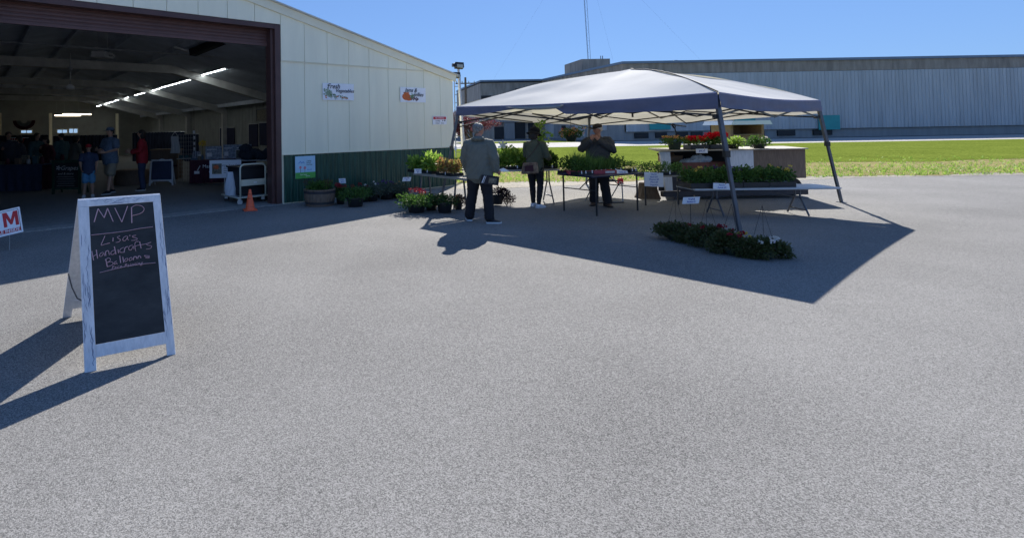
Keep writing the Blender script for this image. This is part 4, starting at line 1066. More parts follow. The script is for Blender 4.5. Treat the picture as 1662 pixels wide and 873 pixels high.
for i, (px, py, yaw, H_, tm, lab) in enumerate((
    (14, 303, 215, 1.74, 'dark_cloth', 'person in black standing at the far left edge inside the barn'),
    (37, 300, 120, 1.62, 'dark_cloth', 'person in a dark green top in front of the red and white quilt'),
    (60, 297, 250, 1.70, 'teal_cloth', 'person in a dark teal jacket right of the red and white quilt'),
    (79, 299, 160, 1.56, 'plum_cloth', 'person in a plum top standing behind the dark menu board'),
    (101, 294, 60, 1.68, 'teal_cloth', 'person in a blue-grey jacket facing the rear windows of the barn'),
    (119, 297, 330, 1.58, 'jacket_grey', 'person with a pale shawl standing between menu board and child'))):
    person(lab, inside(px, py), R(yaw), H_, [dict(re=(.15,.03,.66), rw=(.10,.15,.68), rd=(-.1,1,.2)), dict(le=(-.16,.0,.65), lw=(-.08,.10,.58), ld=(.4,.8,0)), dict(lean=.04), dict(re=(.17,.04,.67), rw=(.06,.13,.74), rd=(-.5,.5,.6)), {}, dict(le=(-.15,.05,.66), lw=(-.05,.15,.64), re=(.15,.05,.66), rw=(.05,.15,.62), rd=(-.4,.8,0), ld=(.4,.8,0))][i], lean=[.02,.05,.0,.06,.03,.07][i], head_yaw=R([20,-25,10,-15,30,-20][i]), head_pitch=R([-5,-18,-2,-20,-8,-15][i]), topm=tm, botm='trouser_black', hair='bob' if i % 2 else 'short', hairm='hair_dark', bulk=1.05, seed=30+i, vox=.014, hands=True)
p = inside(443, 310)
# ------------------------------------------------------------------ signs on the barn
def wallframe(cs, z, w, h, off=.035, lean=0, d0=0):
    """matrix: local x along the wall to the right, y up, z outwards"""
    m = Matrix.Identity(4)
    o = B(cs, -off + d0, z)
    for i, v in enumerate((U, Z, -N)):
        for j in range(3): m[j][i] = v[j]
    m.translation = o; return m @ Matrix.Rotation(lean, 4, 'Z')
def wallsign(name, label, cat, x0, x1, y0, y1, off=.04):
    sa, zb = BP(x0, y1, -off); sb, _ = BP(x1, y1, -off); _, zt1 = BP(x0, y0, -off); _, zb2 = BP(x1, y1, -off)
    w_ = sa - sb; cz = (BP((x0+x1)/2, y0, -off)[1] + BP((x0+x1)/2, y1, -off)[1])/2; h_ = BP((x0+x1)/2, y0, -off)[1] - BP((x0+x1)/2, y1, -off)[1]
    M = wallframe((sa+sb)/2, cz, w_, h_, off); t = bpy.data.objects.new(name, None); link(t); t.matrix_world = M; t.empty_display_size = .1
    WM[t.name] = M; tag(t, label, cat); return t, w_, h_
def panel(t, w_, h_, m='paper', name='board', th=.008):
    mb = MB(); mb.box(-w_/2, w_/2, -h_/2, h_/2, -th, 0); return mb.build(name, m, t)
def TT(x, y, z=.002, rot=0): return Matrix.Translation((x, y, z)) @ Matrix.Rotation(rot, 4, 'Z')
def disc(mb, x, y, rx, ry, z, n=12, rot=0): 
    mb.prism([(rx*math.cos(a*6.2832/n)*math.cos(rot)-ry*math.sin(a*6.2832/n)*math.sin(rot), rx*math.cos(a*6.2832/n)*math.sin(rot)+ry*math.sin(a*6.2832/n)*math.cos(rot)) for a in range(n)], (x, y, z), X, Y, (0,0,.0012))
t, w_, h_ = wallsign('banner_sign', 'white sign reading Fresh Vegetables in script over painted cabbage, high on the barn', 'sign', 524, 574.5, 136, 163)
panel(t, w_, h_)
mb = MB(); mb.text('Fresh', TT(-w_*.17, h_*.31, .010), h_*.40, .35, dup=.0018); mb.text('Vegetables', TT(w_*.19, h_*.06, .010), h_*.31, .35, dup=.0015); mb.build('lettering', 'ink', t)
gg = random.Random(4)
mb = MB()
for i in range(60): disc(mb, -w_*.34+gg.gauss(0,w_*.055), -h_*.08+gg.gauss(0,h_*.13), w_*.03*gg.uniform(.6,1.2), w_*.022, .002+i*.00003, 7, gg.uniform(0,3))
mb.build('cabbage_picture', 'cabbage_art', t)
mb = MB()
for i in range(70):
    q = gg.random(); disc(mb, -w_*.32+w_*.62*q, -h_*.2-h_*.17*q+gg.gauss(0,h_*.09)*(1-q*.7), w_*.035*(1.2-q), w_*.009, .0042+i*.00003, 6, -.25+gg.gauss(0,.4))
mb.build('greens_picture', 'leaf_art', t)
mb = MB()
for (a, b, c) in ((-.41, -.27, .03), (-.40, -.36, .03), (-.05, -.28, .04), (.12, -.33, .035), (.27, -.38, .03), (.2, -.36, .03)): disc(mb, w_*a, h_*b, w_*c, w_*.014, .0068, 9, -.3)
mb.build('carrot_picture', 'orange_art', t)
t, w_, h_ = wallsign('banner_sign', 'white sign reading Jams & Jellies with an orange jam jar, high on the barn', 'sign', 650, 691, 142.5, 166.5)
panel(t, w_, h_)
mb = MB(); mb.text('Jams &', TT(-w_*.1, h_*.30, .010), h_*.38, .35, dup=.0018); mb.text('Jellies', TT(w_*.20, h_*.02, .010), h_*.38, .35, dup=.0018); mb.build('lettering', 'ink', t)
mb = MB(); disc(mb, -w_*.27, -h_*.13, w_*.16, h_*.24, .002, 18); mb.prism([(-w_*.38, h_*.08), (-w_*.16, h_*.08), (-w_*.16, h_*.16), (-w_*.38, h_*.16)], (0,0,.002), X, Y, (0,0,.001)); disc(mb, -w_*.18, -h_*.28, w_*.11, h_*.12, .0035, 14); mb.build('jar_picture', 'orange_art', t)
mb = MB()
for i in range(18): disc(mb, -w_*.08+gg.uniform(0, w_*.28), -h_*.26+gg.gauss(0,h_*.06), w_*.022, w_*.022, .0045+i*.0001, 8)
mb.build('berry_picture', 'berry_art', t)
mb = MB()
for i in range(14): disc(mb, -w_*.07+gg.gauss(0, w_*.04), -h_*.14+gg.gauss(0,h_*.08), w_*.04, w_*.015, .0065+i*.00005, 6, gg.uniform(0,3))
mb.build('leaf_picture', 'leaf_art', t)
t, w_, h_ = wallsign('notice_sign', 'small white notice with a red No Parking header near the barn\'s right corner', 'sign', 702.5, 725, 189, 202.5)
panel(t, w_, h_)
mb = MB(); mb.box(-w_*.46, w_*.46, h_*.12, h_*.44, .0005, .002); mb.build('header', 'red_sign', t)
mb = MB(); mb.text('NO PARKING', TT(0, h_*.27, .0028), h_*.24, 0); mb.build('header_lettering', 'paper', t)
mb = MB(); mb.text('Loading', TT(-w_*.14, -h_*.06), h_*.24, 0); mb.text('Zone', TT(w_*.2, -h_*.33), h_*.22, 0); mb.text('Unload', TT(-w_*.17, -h_*.33), h_*.22, 0); disc(mb, w_*.22, -h_*.03, h_*.08, h_*.08, .002); disc(mb, w_*.36, -h_*.02, h_*.1, h_*.1, .002); mb.build('lettering', 'ink', t)
t, w_, h_ = wallsign('poster', 'pale blue and green Caring poster with two children hung on the green wainscot', 'poster', 479.5, 512, 253.5, 289.5, .06)
panel(t, w_, h_, 'sky_art')
mb = MB(); mb.box(-w_/2, w_/2, -h_/2, -h_*.23, .0005, .002); mb.build('grass_band', 'green_art', t)
mb = MB(); mb.text('Caring', TT(w_*.18, h_*.28), h_*.09, 0); mb.text('Farms', TT(w_*.16, h_*.20), h_*.09, 0); mb.text('Learning', TT(w_*.2, h_*.11), h_*.085, 0)
for sx, hh in ((-.25, .13), (-.03, .09)): mb.box(w_*sx-.004, w_*sx+.004, -h_*.23, -h_*.23+h_*.2, .001, .002)
mb.build('lettering', 'ink', t)
mb = MB(); mb.tube([(-w_*.34, h_*.18, .003), (-w_*.25, h_*.27, .003), (-w_*.18, h_*.18, .003), (-w_*.11, h_*.25, .003), (-w_*.06, h_*.18, .003)], .008, 5); mb.text('Enroll', TT(w_*.2, -h_*.12), h_*.1, 0); mb.build('logo', 'blue_art', t)
mb = MB(); disc(mb, -w_*.25, 0, w_*.06, w_*.06, .0022); disc(mb, -w_*.03, -h_*.03, w_*.065, w_*.065, .0022); mb.build('child_picture', 'pink_art', t)
mb = MB(); mb.text('Open House', TT(-w_*.1, -h_*.33, .003), h_*.07, 0); mb.text('Saturday', TT(w_*.12, -h_*.40, .003), h_*.06, 0); mb.build('small_lettering', 'paper', t)

# ------------------------------------------------------------------ chalkboard A-frame (near left)
C_TL = D(126, 325, 3.90); C_TR = D(260, 315.5, 4.16); C_BL = D(130.7, 443, 3.77); C_BR = D(272.4, 443, 4.02)
t = thing('sandwich_board', 'white distressed sandwich board with a chalkboard reading MVP, Lisa\'s Handicrafts, Balloons', 'sandwich board', ((C_TL.x+C_TR.x)/2, 3.95, 0))
def down(a, b, z=.0): k = (a.z - z)/(a.z - b.z); return a + (b-a)*k
F_BL, F_BR = down(C_TL, C_BL), down(C_TR, C_BR)
u_ = (C_TR-C_TL).normalized(); nf = u_.cross((F_BL-C_TL).normalized()).normalized()
if nf.y > 0: nf = -nf
def fq(a, b): # bilinear on the front face: a across 0..1, b down 0..1
    return C_TL.lerp(C_TR, a).lerp(F_BL.lerp(F_BR, a), b)
th = .022
def slab_(a0, a1, b0, b1, off0, off1, m_, nm, par=None):
    mb = MB(); v = [fq(a0,b0)+nf*off0, fq(a1,b0)+nf*off0, fq(a1,b1)+nf*off0, fq(a0,b1)+nf*off0]; v += [p + nf*(off1-off0) for p in v]
    mb.add(v, [(0,1,2,3)[::-1], (4,5,6,7), (0,1,5,4), (1,2,6,5), (2,3,7,6), (3,0,4,7)]); return mb.build(nm, m_, par or t, True, bevel=.002)
def ab(px, py): # pixel -> plane point
    return PL(px, py, C_TL, nf)
slab_(0, 1, 0, .045, -th, 0, 'white_worn', 'rail'); slab_(0, .125, .0455, 1, -th, 0, 'white_worn', 'stile'); slab_(.90, 1, .0455, 1, -th, 0, 'white_worn', 'stile')
slab_(.1255, .8995, .86, .93, -th, 0, 'white_worn', 'rail')
slab_(.1255, .8995, .0457, .8595, -th*.7, -.006, 'chalkboard', 'chalkboard')
R_L, R_R = D(111, 443, 4.35), None
rl = down(C_TL, R_L); off_ = nf*-th
bk = [C_TL+off_-Z*.004, C_TR+off_-Z*.004]; rr_ = rl + (F_BR-F_BL)*.96
mb = MB(); dn = (u_).cross((rl-C_TL).normalized()).normalized()
if dn.y < 0: dn = -dn
for (a0, a1, b0, b1) in ((0,1,0,.08),(0,.12,.081,1),(.88,1,.081,1),(.121,.879,.84,.92),(.121,.879,.081,.839)):
    fb = lambda a, b: bk[0].lerp(bk[1], a).lerp(rl.lerp(rr_, a), b)
    inner = (a0 == .121 and b0 == .081); k0 = .006 if inner else 0
    v = [fb(a0,b0)+dn*k0, fb(a1,b0)+dn*k0, fb(a1,b1)+dn*k0, fb(a0,b1)+dn*k0]; v += [p + dn*(th-k0*1.5) for p in v]
    mb.add(v, [(0,1,2,3), (4,5,6,7)[::-1], (0,4,5,1), (1,5,6,2), (2,6,7,3), (3,7,4,0)])
mb.build('rear_frame', 'white_worn', t, True)
mb = MB(); a, b = fq(0, .60) + off_, bk[0].lerp(rl, .58); mb.tube([a, a.lerp(b, .3) - Z*.05, a.lerp(b, .7) - Z*.05, b], .005, 6); mb.build('chain', 'iron', t, True)
# grain cracks in the distressed paint
mb = MB(); gg = random.Random(7)
for i in range(52):
    side = gg.choice((0, 0, 1, 1, 2)); pts = []
    if side < 2:
        a = gg.uniform(.015, .11) if side == 0 else gg.uniform(.912, .988); b = gg.uniform(.11, .9); n = gg.randint(4, 9)
        for k in range(n): pts.append(fq(a + gg.gauss(0,.006), min(.97, b + k*.02)) + nf*.0012)
    else:
        a = gg.uniform(.02, .8); b = gg.uniform(.008, .038); n = gg.randint(4, 8)
        for k in range(n): pts.append(fq(min(.98, a + k*.025), b + gg.gauss(0,.004)) + nf*.0012)
    mb.tube(pts, [.0003] + [gg.uniform(.0008, .0022)]*(n-2) + [.0003], 4, flat=.6)
mb.build('paint_cracks', 'crack', t, True)
# chalk strokes traced in the crop's own pixels (crop 120..280 x 310..443 at 6.5625)
def cp(x, y): return ab(120 + x/6.5625, 310 + y/6.5625) - nf*.0035
def stroke(mb, pts, r=.0036):
    P_ = [cp(*p) for p in pts]
    out = []
    for i in range(len(P_)-1):
        p0, p1, p2, p3 = P_[max(i-1,0)], P_[i], P_[i+1], P_[min(i+2,len(P_)-1)]
        for k in range(4):
            q = k/4; out.append(.5*((2*p1) + (p2-p0)*q + (2*p0-5*p1+4*p2-p3)*q*q + (3*p1-p0-3*p2+p3)*q**3))
    out.append(P_[-1]); mb.tube(out, r, 5, flat=.6)
def lines(mb, segs, r=.0036):
    for s_ in segs: mb.tube([cp(*p) for p in s_], r, 5, flat=.6)
mb = MB()
lines(mb, [[(215,330),(258,188)], [(258,188),(322,285)], [(322,285),(358,184)], [(358,184),(418,326)], [(435,180),(510,330)], [(510,330),(572,162)], [(613,172),(617,340)]], .0042)
stroke(mb, [(613,175),(660,150),(720,158),(748,190),(730,225),(680,248),(620,262)], .0042)
mb.build('chalk_title', 'chalk', t, True)
mb = MB(); lines(mb, [[(185,468),(420,443)], [(420,443),(560,425),(700,398),(840,380)]], .0042)
lines(mb, [[(275,868),(420,832),(560,800),(730,775),(870,762)]], .0036); mb.build('chalk_rule', 'chalk', t, True)
mb = MB()
stroke(mb, [(330,478),(312,520),(290,575),(330,566),(384,552)])
lines(mb, [[(418,495),(415,535)]]); stroke(mb, [(492,478),(462,490),(480,508),(498,520),(478,540),(446,548)])
stroke(mb, [(562,478),(535,490),(520,518),(540,530),(565,505),(572,480),(572,510),(585,524)]); lines(mb, [[(597,468),(594,480)]])
stroke(mb, [(662,470),(625,478),(632,492),(668,500),(672,515),(640,524),(612,526)])
lines(mb, [[(190,640),(210,738)], [(238,625),(252,718)], [(200,700),(248,668)]])
stroke(mb, [(312,650),(285,662),(272,690),(295,694),(318,660),(325,690)]); stroke(mb, [(340,690),(338,648),(365,635),(378,680)])
stroke(mb, [(432,630),(405,640),(392,668),(415,676),(440,655)]); lines(mb, [[(430,590),(448,672)]])
lines(mb, [[(470,622),(476,660)]]); stroke(mb, [(530,600),(495,620),(492,650),(530,652)]); stroke(mb, [(535,655),(545,605),(575,590)])
stroke(mb, [(625,575),(590,590),(585,622),(612,625),(632,585),(640,618)]); stroke(mb, [(690,535),(655,545),(650,590),(660,640)]); lines(mb, [[(645,590),(690,575)]])
lines(mb, [[(700,538),(716,610)], [(680,578),(800,556)]]); stroke(mb, [(822,545),(775,562),(790,578),(828,585),(815,610),(770,618)])
lines(mb, [[(338,722),(356,806)]]); stroke(mb, [(330,735),(365,712),(388,722),(382,745),(350,762),(395,752),(418,768),(400,790),(356,806)])
stroke(mb, [(455,745),(430,762),(432,780),(455,765),(460,780)]); lines(mb, [[(488,688),(498,765)], [(520,700),(530,760)]])
stroke(mb, [(560,715),(540,735),(548,752),(572,735),(568,712)]); stroke(mb, [(610,705),(588,722),(595,742),(620,725),(612,705)]); stroke(mb, [(632,735),(640,702),(665,700),(668,722)])
stroke(mb, [(680,720),(690,690),(712,700),(712,715)]); stroke(mb, [(808,690),(750,686),(770,700),(806,702),(790,714),(760,712)])
mb.build('chalk_writing', 'chalk', t, True)
mb = MB()
x_, y_ = 402, 822
M0 = Matrix.Identity(4); ex = (cp(700, 766) - cp(420, 812)).normalized(); ez = nf; ey = ez.cross(ex)
for i, v in enumerate((ex, ey, ez)):
    for j in range(3): M0[j][i] = v[j]
M0.translation = cp(565, 792) + nf*.001
mb.text('Face Painting', M0, .034, .3, thick=.001, space=1.15); mb.build('chalk_note', 'chalk', t, True)

# ------------------------------------------------------------------ ATM sign
a0, a1 = D(0, 335, 7.5), None
hgt = .44; tl, br = D(31.5, 335.5, 7.6), D(38, 376, 7.55)
t = thing('yard_sign', 'white yard sign with a big red ATM and INSIDE strip, leaning at the barn threshold', 'sign', tuple((tl+br)/2))
ey = (tl - br).normalized(); ex = Vector((.93, .30, .075)); ex = (ex - ey*ex.dot(ey)).normalized(); ez = ex.cross(ey)
Ms = Matrix.Identity(4); hh = (tl-br).length; ww = .62
for i, v in enumerate((ex, ey, ez)):
    for j in range(3): Ms[j][i] = v[j]
Ms.translation = (tl+br)/2 - ex*ww/2
def sb(mb, x0, x1, y0, y1, z0, z1):
    mb.par(Ms @ Vector((x0,y0,z0)), ex*(x1-x0), ey*(y1-y0), ez*(z1-z0)); return mb
sb(MB(), -ww/2, ww/2, -hh/2, hh/2, -.006, 0).build('board', 'paper', t, True)
mb = MB(); k = .02
for q in ((-ww/2+k, ww/2-k, hh/2-k-.006, hh/2-k), (-ww/2+k, -ww/2+k+.006, -hh/2+k, hh/2-k-.006), (ww/2-k-.006, ww/2-k, -hh/2+k, hh/2-k-.006)): sb(mb, *q, 0, .0015)
mb.build('border', 'ink', t, True)
sb(MB(), -ww/2+k+.006, ww/2-k-.006, -hh/2+.03, -hh*.27, 0, .0015).build('red_band', 'red_sign', t, True)
LET = {'M': [(0,0),(.2,0),(.2,.62),(.4,.12),(.52,.12),(.72,.62),(.72,0),(.92,0),(.92,1),(.66,1),(.46,.45),(.26,1),(0,1)], 'T': [(.25,0),(.45,0),(.45,.82),(.7,.82),(.7,1),(0,1),(0,.82),(.25,.82)], 'A': [(0,0),(.2,0),(.27,.25),(.53,.25),(.6,0),(.8,0),(.5,1),(.3,1)]}
mb = MB()
for ch_, x_ in (('M', ww/2-.035-.92*hh*.56+.17), ('T', ww/2-.035-.92*hh*.56-.185+.17), ('A', ww/2-.035-.92*hh*.56-.40+.17)):
    mb.prism([(a*hh*.56, b*hh*.56) for a, b in LET[ch_]], Ms @ Vector((x_-.16 if False else x_ - .17 + .0, -hh*.18, .0005)), ex, ey, ez*.002)
mb.build('lettering', 'red_sign', t, True)
mb = MB(); mb.text('AVAILABLE INSIDE', Ms @ Matrix.Translation((ww/2-.035, -hh*.345, .003)), hh*.17, 0, 'RIGHT', dup=.0015); mb.build('band_lettering', 'paper', t, True)
mb = MB()
for k in (-.15, .15):
    p = Ms @ Vector((k, -hh/2+.1, -.012)); mb.tube([p, (p.x, p.y, .0)], .004, 5)
mb.build('wire_stake', 'galv', t, True)

# ------------------------------------------------------------------ cone
c = G(406, 341.5); t = thing('traffic_cone', 'orange traffic cone standing in front of the platform cart', 'cone', (c.x, c.y, 0))
mb = MB(); mb.cbox((0,0,.012), (.27,.27,.024), R(20)); mb.build('base', 'cone', t, bevel=.008)
mb = MB(); mb.lathe([(.10,.024),(.097,.03),(.026,.42),(.022,.43),(.014,.43)], n=24); o = mb.build('body', 'cone', t, smooth=True, angle=40)
mb = MB(); mb.lathe([(.0985-.07*.05/.39*0+ -.009,.075),(.087,.083)], n=20); mb.lathe([(.046,.33),(.044,.342)], n=20); mb.cbox((0,-.071,.245),(.055,.004,.01)); mb.cbox((0,-.066,.275),(.035,.004,.01)); mb.build('marking', 'cone_mark', t)
# ------------------------------------------------------------------ platform cart
wf = D(388, 325, 11.5); wf.z = 0; hv_ = Vector((.69,.60,0)).normalized(); dv_ = Vector((-.60,.80,0)).normalized()
fl, fr = G(389, 333.5), None
org = Vector((fl.x, fl.y, 0)); wd = .70; lg = .95
t = thing('platform_cart', 'metal platform cart with a cream tubular handle parked at the barn door', 'cart', tuple(org))
zc = .15
mb = MB(); mb.par(org + Z*zc - hv_*.02, hv_*wd, dv_*lg, Z*.03); mb.build('deck', 'galv', t, True, bevel=.01)
mb = MB()
for (a, b) in ((0,0),(wd-.04,0),(0,0),(0,lg)): pass
lo = [org - hv_*.04, org + hv_*(wd), org + hv_*wd + dv_*lg, org - hv_*.04 + dv_*lg]
mb.tube([p + Z*(zc+.012) for p in (lo + [lo[0]])], .016, 8); mb.build('edge_rail', 'cart_cream', t, True)
for a, b in ((.04,.07),(wd-.08,.07),(.04,lg-.1),(wd-.08,lg-.1)):
    p = org + hv_*a + dv_*b; mt = Matrix.Rotation(R(90), 3, 'X')
    mb = MB(); mb.lathe([(.01,-.018),(.058,-.018),(.062,0),(.058,.018),(.01,.018)], (p.x, p.y, .062), 16, mt); o = mb.build('caster', 'galv' if a < .1 and b < .1 else 'rubber', t, True, smooth=True, angle=40)
    mb = MB(); mb.cbox((p.x, p.y, .11), (.07,.075,.07)); mb.build('fork', 'galv', o, True)
hz = D(420, 267, 11.7).z; r_ = .10; a_, b_ = org + hv_*.02, org + hv_*(wd-.05)
pts = [a_ + Z*zc, a_ + Z*(hz-r_)]
for k in range(1, 6): th_ = k*R(18); pts.append(a_ + hv_*(r_ - r_*math.cos(th_)) + Z*(hz-r_+r_*math.sin(th_)))
for k in range(0, 6): th_ = R(90) - k*R(18); pts.append(b_ - hv_*(r_ - r_*math.cos(th_)) + Z*(hz-r_+r_*math.sin(th_)))
pts.append(b_ + Z*zc); mb = MB(); mb.tube(pts, .019, 10); mb.build('handle', 'cart_cream', t, True, smooth=True)
mb = MB(); zz = D(420, 297.5, 11.7).z; mb.par(a_ + Z*(zz-.065) + hv_*.02, hv_*(wd-.11), dv_*.008, Z*.14); o = mb.build('cross_panel', 'cart_cream', t, True)
mb = MB(); mb.par(a_ + Z*(zz-.01) + hv_*.33 - dv_*.003, hv_*.08, dv_*.003, Z*.018); mb.build('label_plate', 'paper', o, True)
# black tote + bag on the cart
p = org + hv_*.36 + dv_*.42
t = thing('storage_bin', 'tall black plastic bin with a rim riding on the platform cart', 'bin', (p.x, p.y, zc+.031), math.atan2(hv_.y, hv_.x))
def taper(mb, w0, d0, w1, d1, z0, z1): return mb.add([(-w0/2,-d0/2,z0),(w0/2,-d0/2,z0),(w0/2,d0/2,z0),(-w0/2,d0/2,z0),(-w1/2,-d1/2,z1),(w1/2,-d1/2,z1),(w1/2,d1/2,z1),(-w1/2,d1/2,z1)], [(3,2,1,0),(4,5,6,7),(0,1,5,4),(1,2,6,5),(2,3,7,6),(3,0,4,7)])
taper(MB(), .56, .5, .66, .6, 0, .62).build('body', 'bin', t, bevel=.02)
taper(MB(), .70, .64, .70, .64, .62, .66).build('lid', 'bin', t, bevel=.01)
p = D(375, 317, 12.1); t = thing('plastic_bag', 'tall crumpled white plastic sack standing on the left end of the cart', 'bag', (p.x, p.y, zc+.031))
mb = MB(); gg = random.Random(5)
mb.rings([(Vector((0,0,0)), .13,.10, X, Y), (Vector((0,0,.15)), .14,.11, X, Y), (Vector((.0,0,.34)), .115,.09, X, Y), (Vector((-.01,0,.48)), .09,.06, X, Y), (Vector((-.01,0,.53)), .10,.03, X, Y)], 22)
mb = mb.remesh(.014, 1); mb.wrinkle(.012, (9,9,6), 4); mb.build('sack', 'plastic_bag', t)
p = D(436, 286, 12.7); t = thing('black_tote', 'low black box with a pale lid edge behind the cart handle, by the door frame', 'box', (p.x, p.y, .02))
taper(MB(), .5,.4,.55,.45, 0, .62).build('body', 'bin', t, bevel=.02); taper(MB(), .58,.48,.58,.48,.62,.65).build('lid', 'cart_cream', t)

# ------------------------------------------------------------------ inside the barn
def board_frame(c, yaw, tilt=0):
    return Matrix.Translation(c) @ Matrix.Rotation(yaw, 4, 'Z') @ Matrix.Rotation(R(90)+tilt, 4, 'X')
# green menu board
c = G(108, 315, .02); c.z = .02
t = thing('menu_board', 'dark green framed chalk menu board reading Grapes inside the barn, with small lines below', 'sandwich board', tuple(c), R(-2))
W_, H_ = .80, .92
mb = MB()
mb.box(-W_/2, W_/2, -.02, .015, H_-.07, H_); mb.box(-W_/2, -W_/2+.07, -.02, .015, 0, H_-.07); mb.box(W_/2-.07, W_/2, -.02, .015, 0, H_-.07); mb.box(-W_/2+.07, W_/2-.07, -.02, .015, .12, .17); mb.build('frame', 'trim_green', t)
MB().box(-W_/2+.07, W_/2-.07, -.005, .005, .17, H_-.07).build('slate', 'chalkboard', t)
mb = MB(); TM = lambda x, z: Matrix.Translation((x, -.008, z)) @ Matrix.Rotation(R(90), 4, 'X')
mb.text('Grapes', TM(.08, .70), .17, .3); mb.text('and & more', TM(-.02, .55), .09, .2)
for k in range(5): mb.box(-.27+.04*(k%2), .2+.05*((k*7)%3)/2, -.0075, -.0055, .46-k*.06, .466-k*.06)
mb.build('chalk_writing', 'chalk_white', t)
mb = MB()
for k in range(5): mb.prism([(0,0),(.05,.02),(.07,0),(.05,-.02)], (-.22, -.008, .71), Matrix.Rotation(R(k*72), 3, 'Y')@X, Matrix.Rotation(R(k*72), 3, 'Y')@Z, (0,-.001,0))
mb.build('flower_drawing', 'chalk_white', t)
mb = MB(); mb.bar((-W_/2+.03, .02, H_-.03), (-W_/2+.03, .4, 0), .03); mb.bar((W_/2-.03, .02, H_-.03), (W_/2-.03, .4, 0), .03); mb.build('rear_leg', 'trim_green', t)
# white A-board
c = G(263, 301, .02); c.z = .02
t = thing('chalk_easel', 'white-framed blank blue-black chalkboard easel standing inside the barn', 'easel', tuple(c), R(6))
W_, H_ = .62, .80
mb = MB()
mb.prism([(-W_/2, H_-.05), (W_/2, H_-.05), (W_/2, H_), (W_*.2, H_-.012), (0, H_+.02), (-W_*.2, H_-.012), (-W_/2, H_)], (0,-.015,0), X, Z, (0,.03,0)); mb.bar((-W_/2-.0,0,H_-.05), (-W_/2-.03,-.1,0), .045, .03); mb.bar((W_/2,0,H_-.05), (W_/2+.03,-.1,0), .045, .03); mb.bar((-W_/2,-.08,.16), (W_/2,-.08,.16), .03, .045)
mb.prism([(-W_/2-.02, .14), (-W_/2-.02, .05), (-W_/2+.1, .14)], (0,-.095,0), X, Z, (0,.02,0)); mb.prism([(W_/2+.02, .14), (W_/2-.1, .14), (W_/2+.02, .05)], (0,-.095,0), X, Z, (0,.02,0)); mb.build('frame', 'white_worn', t)
mb = MB(); mb.par((-W_/2+.02,-.07,.18), (W_-.04,0,0), (0,.07,H_-.24), (0,.008,0)); mb.build('slate', 'navy_cloth', t)
mb = MB(); mb.bar((-W_/2+.02,.02,H_-.05), (-W_/2,.34,0), .03); mb.bar((W_/2-.02,.02,H_-.05), (W_/2,.34,0), .03); mb.build('rear_leg', 'white_worn', t)
# drapes
def drape(x0, x1, y0, y1, Yd, m, label, name='drape', rz=0, grp=None):
    a, b = D(x0, y1, Yd), D(x1, y0, Yd); w_ = b.x-a.x; z0, z1 = max(.03, a.z), b.z
    t = thing(name, label, 'curtain', ((a.x+b.x)/2, Yd, z0), rz, grp)
    mb = MB(); n = 80; vs = []
    for i in range(n+1):
        x = -w_/2 + w_*i/n; y = .05*math.sin(i*1.35) + .02*math.sin(i*3.1); vs += [(x, y, 0), (x, y*.7, z1-z0)]
    mb.add(vs, [(2*i, 2*i+2, 2*i+3, 2*i+1) for i in range(n)]); mb.build('fabric', m, t, smooth=True)
    mb = MB(); mb.tube([(-w_/2-.02,0,z1-z0), (w_/2+.02,0,z1-z0)], .02, 6); mb.build('rail', 'galv', t); return t
drape(-30, 78, 219, 262, 30, 'drape', 'added dark curtain that darkens the barn back, left of the cream post')  # curtain added to darken the back of the barn behind the crowd
drape(86, 190, 219, 262, 30, 'drape', 'added dark curtain that darkens the barn back, right of the cream post')  # second added curtain, darkens the back right of the post
drape(215, 299, 214, 262, 25, 'drape', 'long dark pleated drape hanging across the barn behind the red jacket')
drape(300, 322, 218, 262, 23.5, 'drape', 'short dark drape right of the long pleated drape')
# brown counter behind
a = D(250, 262, 18.6); t = thing('counter', 'brown fabric covered counter behind the blank easel', 'counter', ((D(250,250,18.6).x+D(292,250,18.6).x)/2, 18.6, .02))
hw = (D(292,250,18.6).x-D(250,250,18.6).x)/2; zz = D(270, 243, 18.6).z
MB().box(-hw, hw, -.25, .25, 0, zz-.04).build('body', 'wood_old', t); MB().box(-hw-.03, hw+.03, -.28, .28, zz-.038, zz).build('top', 'wood', t)
MB().box(-hw, hw, -.262, -.252, .45, .5).build('red_stripe', 'plum_cloth', t)
# wire grid rack with apron
gx0, gx1 = D(290, 250, 17.6).x, D(318, 250, 17.6).x; zt_ = D(300, 219, 17.6).z
t = thing('grid_rack', 'tall wire grid display rack left of the maroon table', 'rack', ((gx0+gx1)/2, 17.6, .02))
mb = MB(); hw = (gx1-gx0)/2
for k in range(8): mb.tube([(-hw+2*hw*k/7,0,0), (-hw+2*hw*k/7,0,zt_)], .006, 4)
for k in range(12): mb.tube([(-hw,0,.1+(zt_-.1)*k/11), (hw,0,.1+(zt_-.1)*k/11)], .005, 4)
mb.build('grid', 'galv', t)
for k in range(3): mb = MB(); mb.cbox((-hw+.12+k*.18, -.1, .82), (.12,.1,.09)); mb.build('jar', 'teal_cloth', t, bevel=.01)
mb = MB(); mb.box(-hw, hw, -.2, .0, .74, .765); mb.build('shelf', 'galv', t)
p = D(284, 250, 17.5)
t = thing('apron', 'pale grey apron with straps hanging from the wire rack', 'apron', tuple(D(284, 249, 17.5)))
mb = MB(); vs = []
for i in range(13):
    q = i/12; w0 = .16-.04*q; zt2 = .56
    for j in range(11): x = -w0 + 2*w0*j/10; vs.append((x + (.015*math.sin(q*5)), .02*math.sin(j*1.9+q*2), zt2*q))
mb.add(vs, [(i*11+j, i*11+j+1, (i+1)*11+j+1, (i+1)*11+j) for i in range(12) for j in range(10)]); mb.build('cloth', 'table_grey', t, smooth=True)
mb = MB(); mb.tube([(-.1,0,.56),(-.04,0,.66),(0,0,.68),(.04,0,.66),(.1,0,.56)], .012, 5); mb.build('strap', 'table_grey', t)
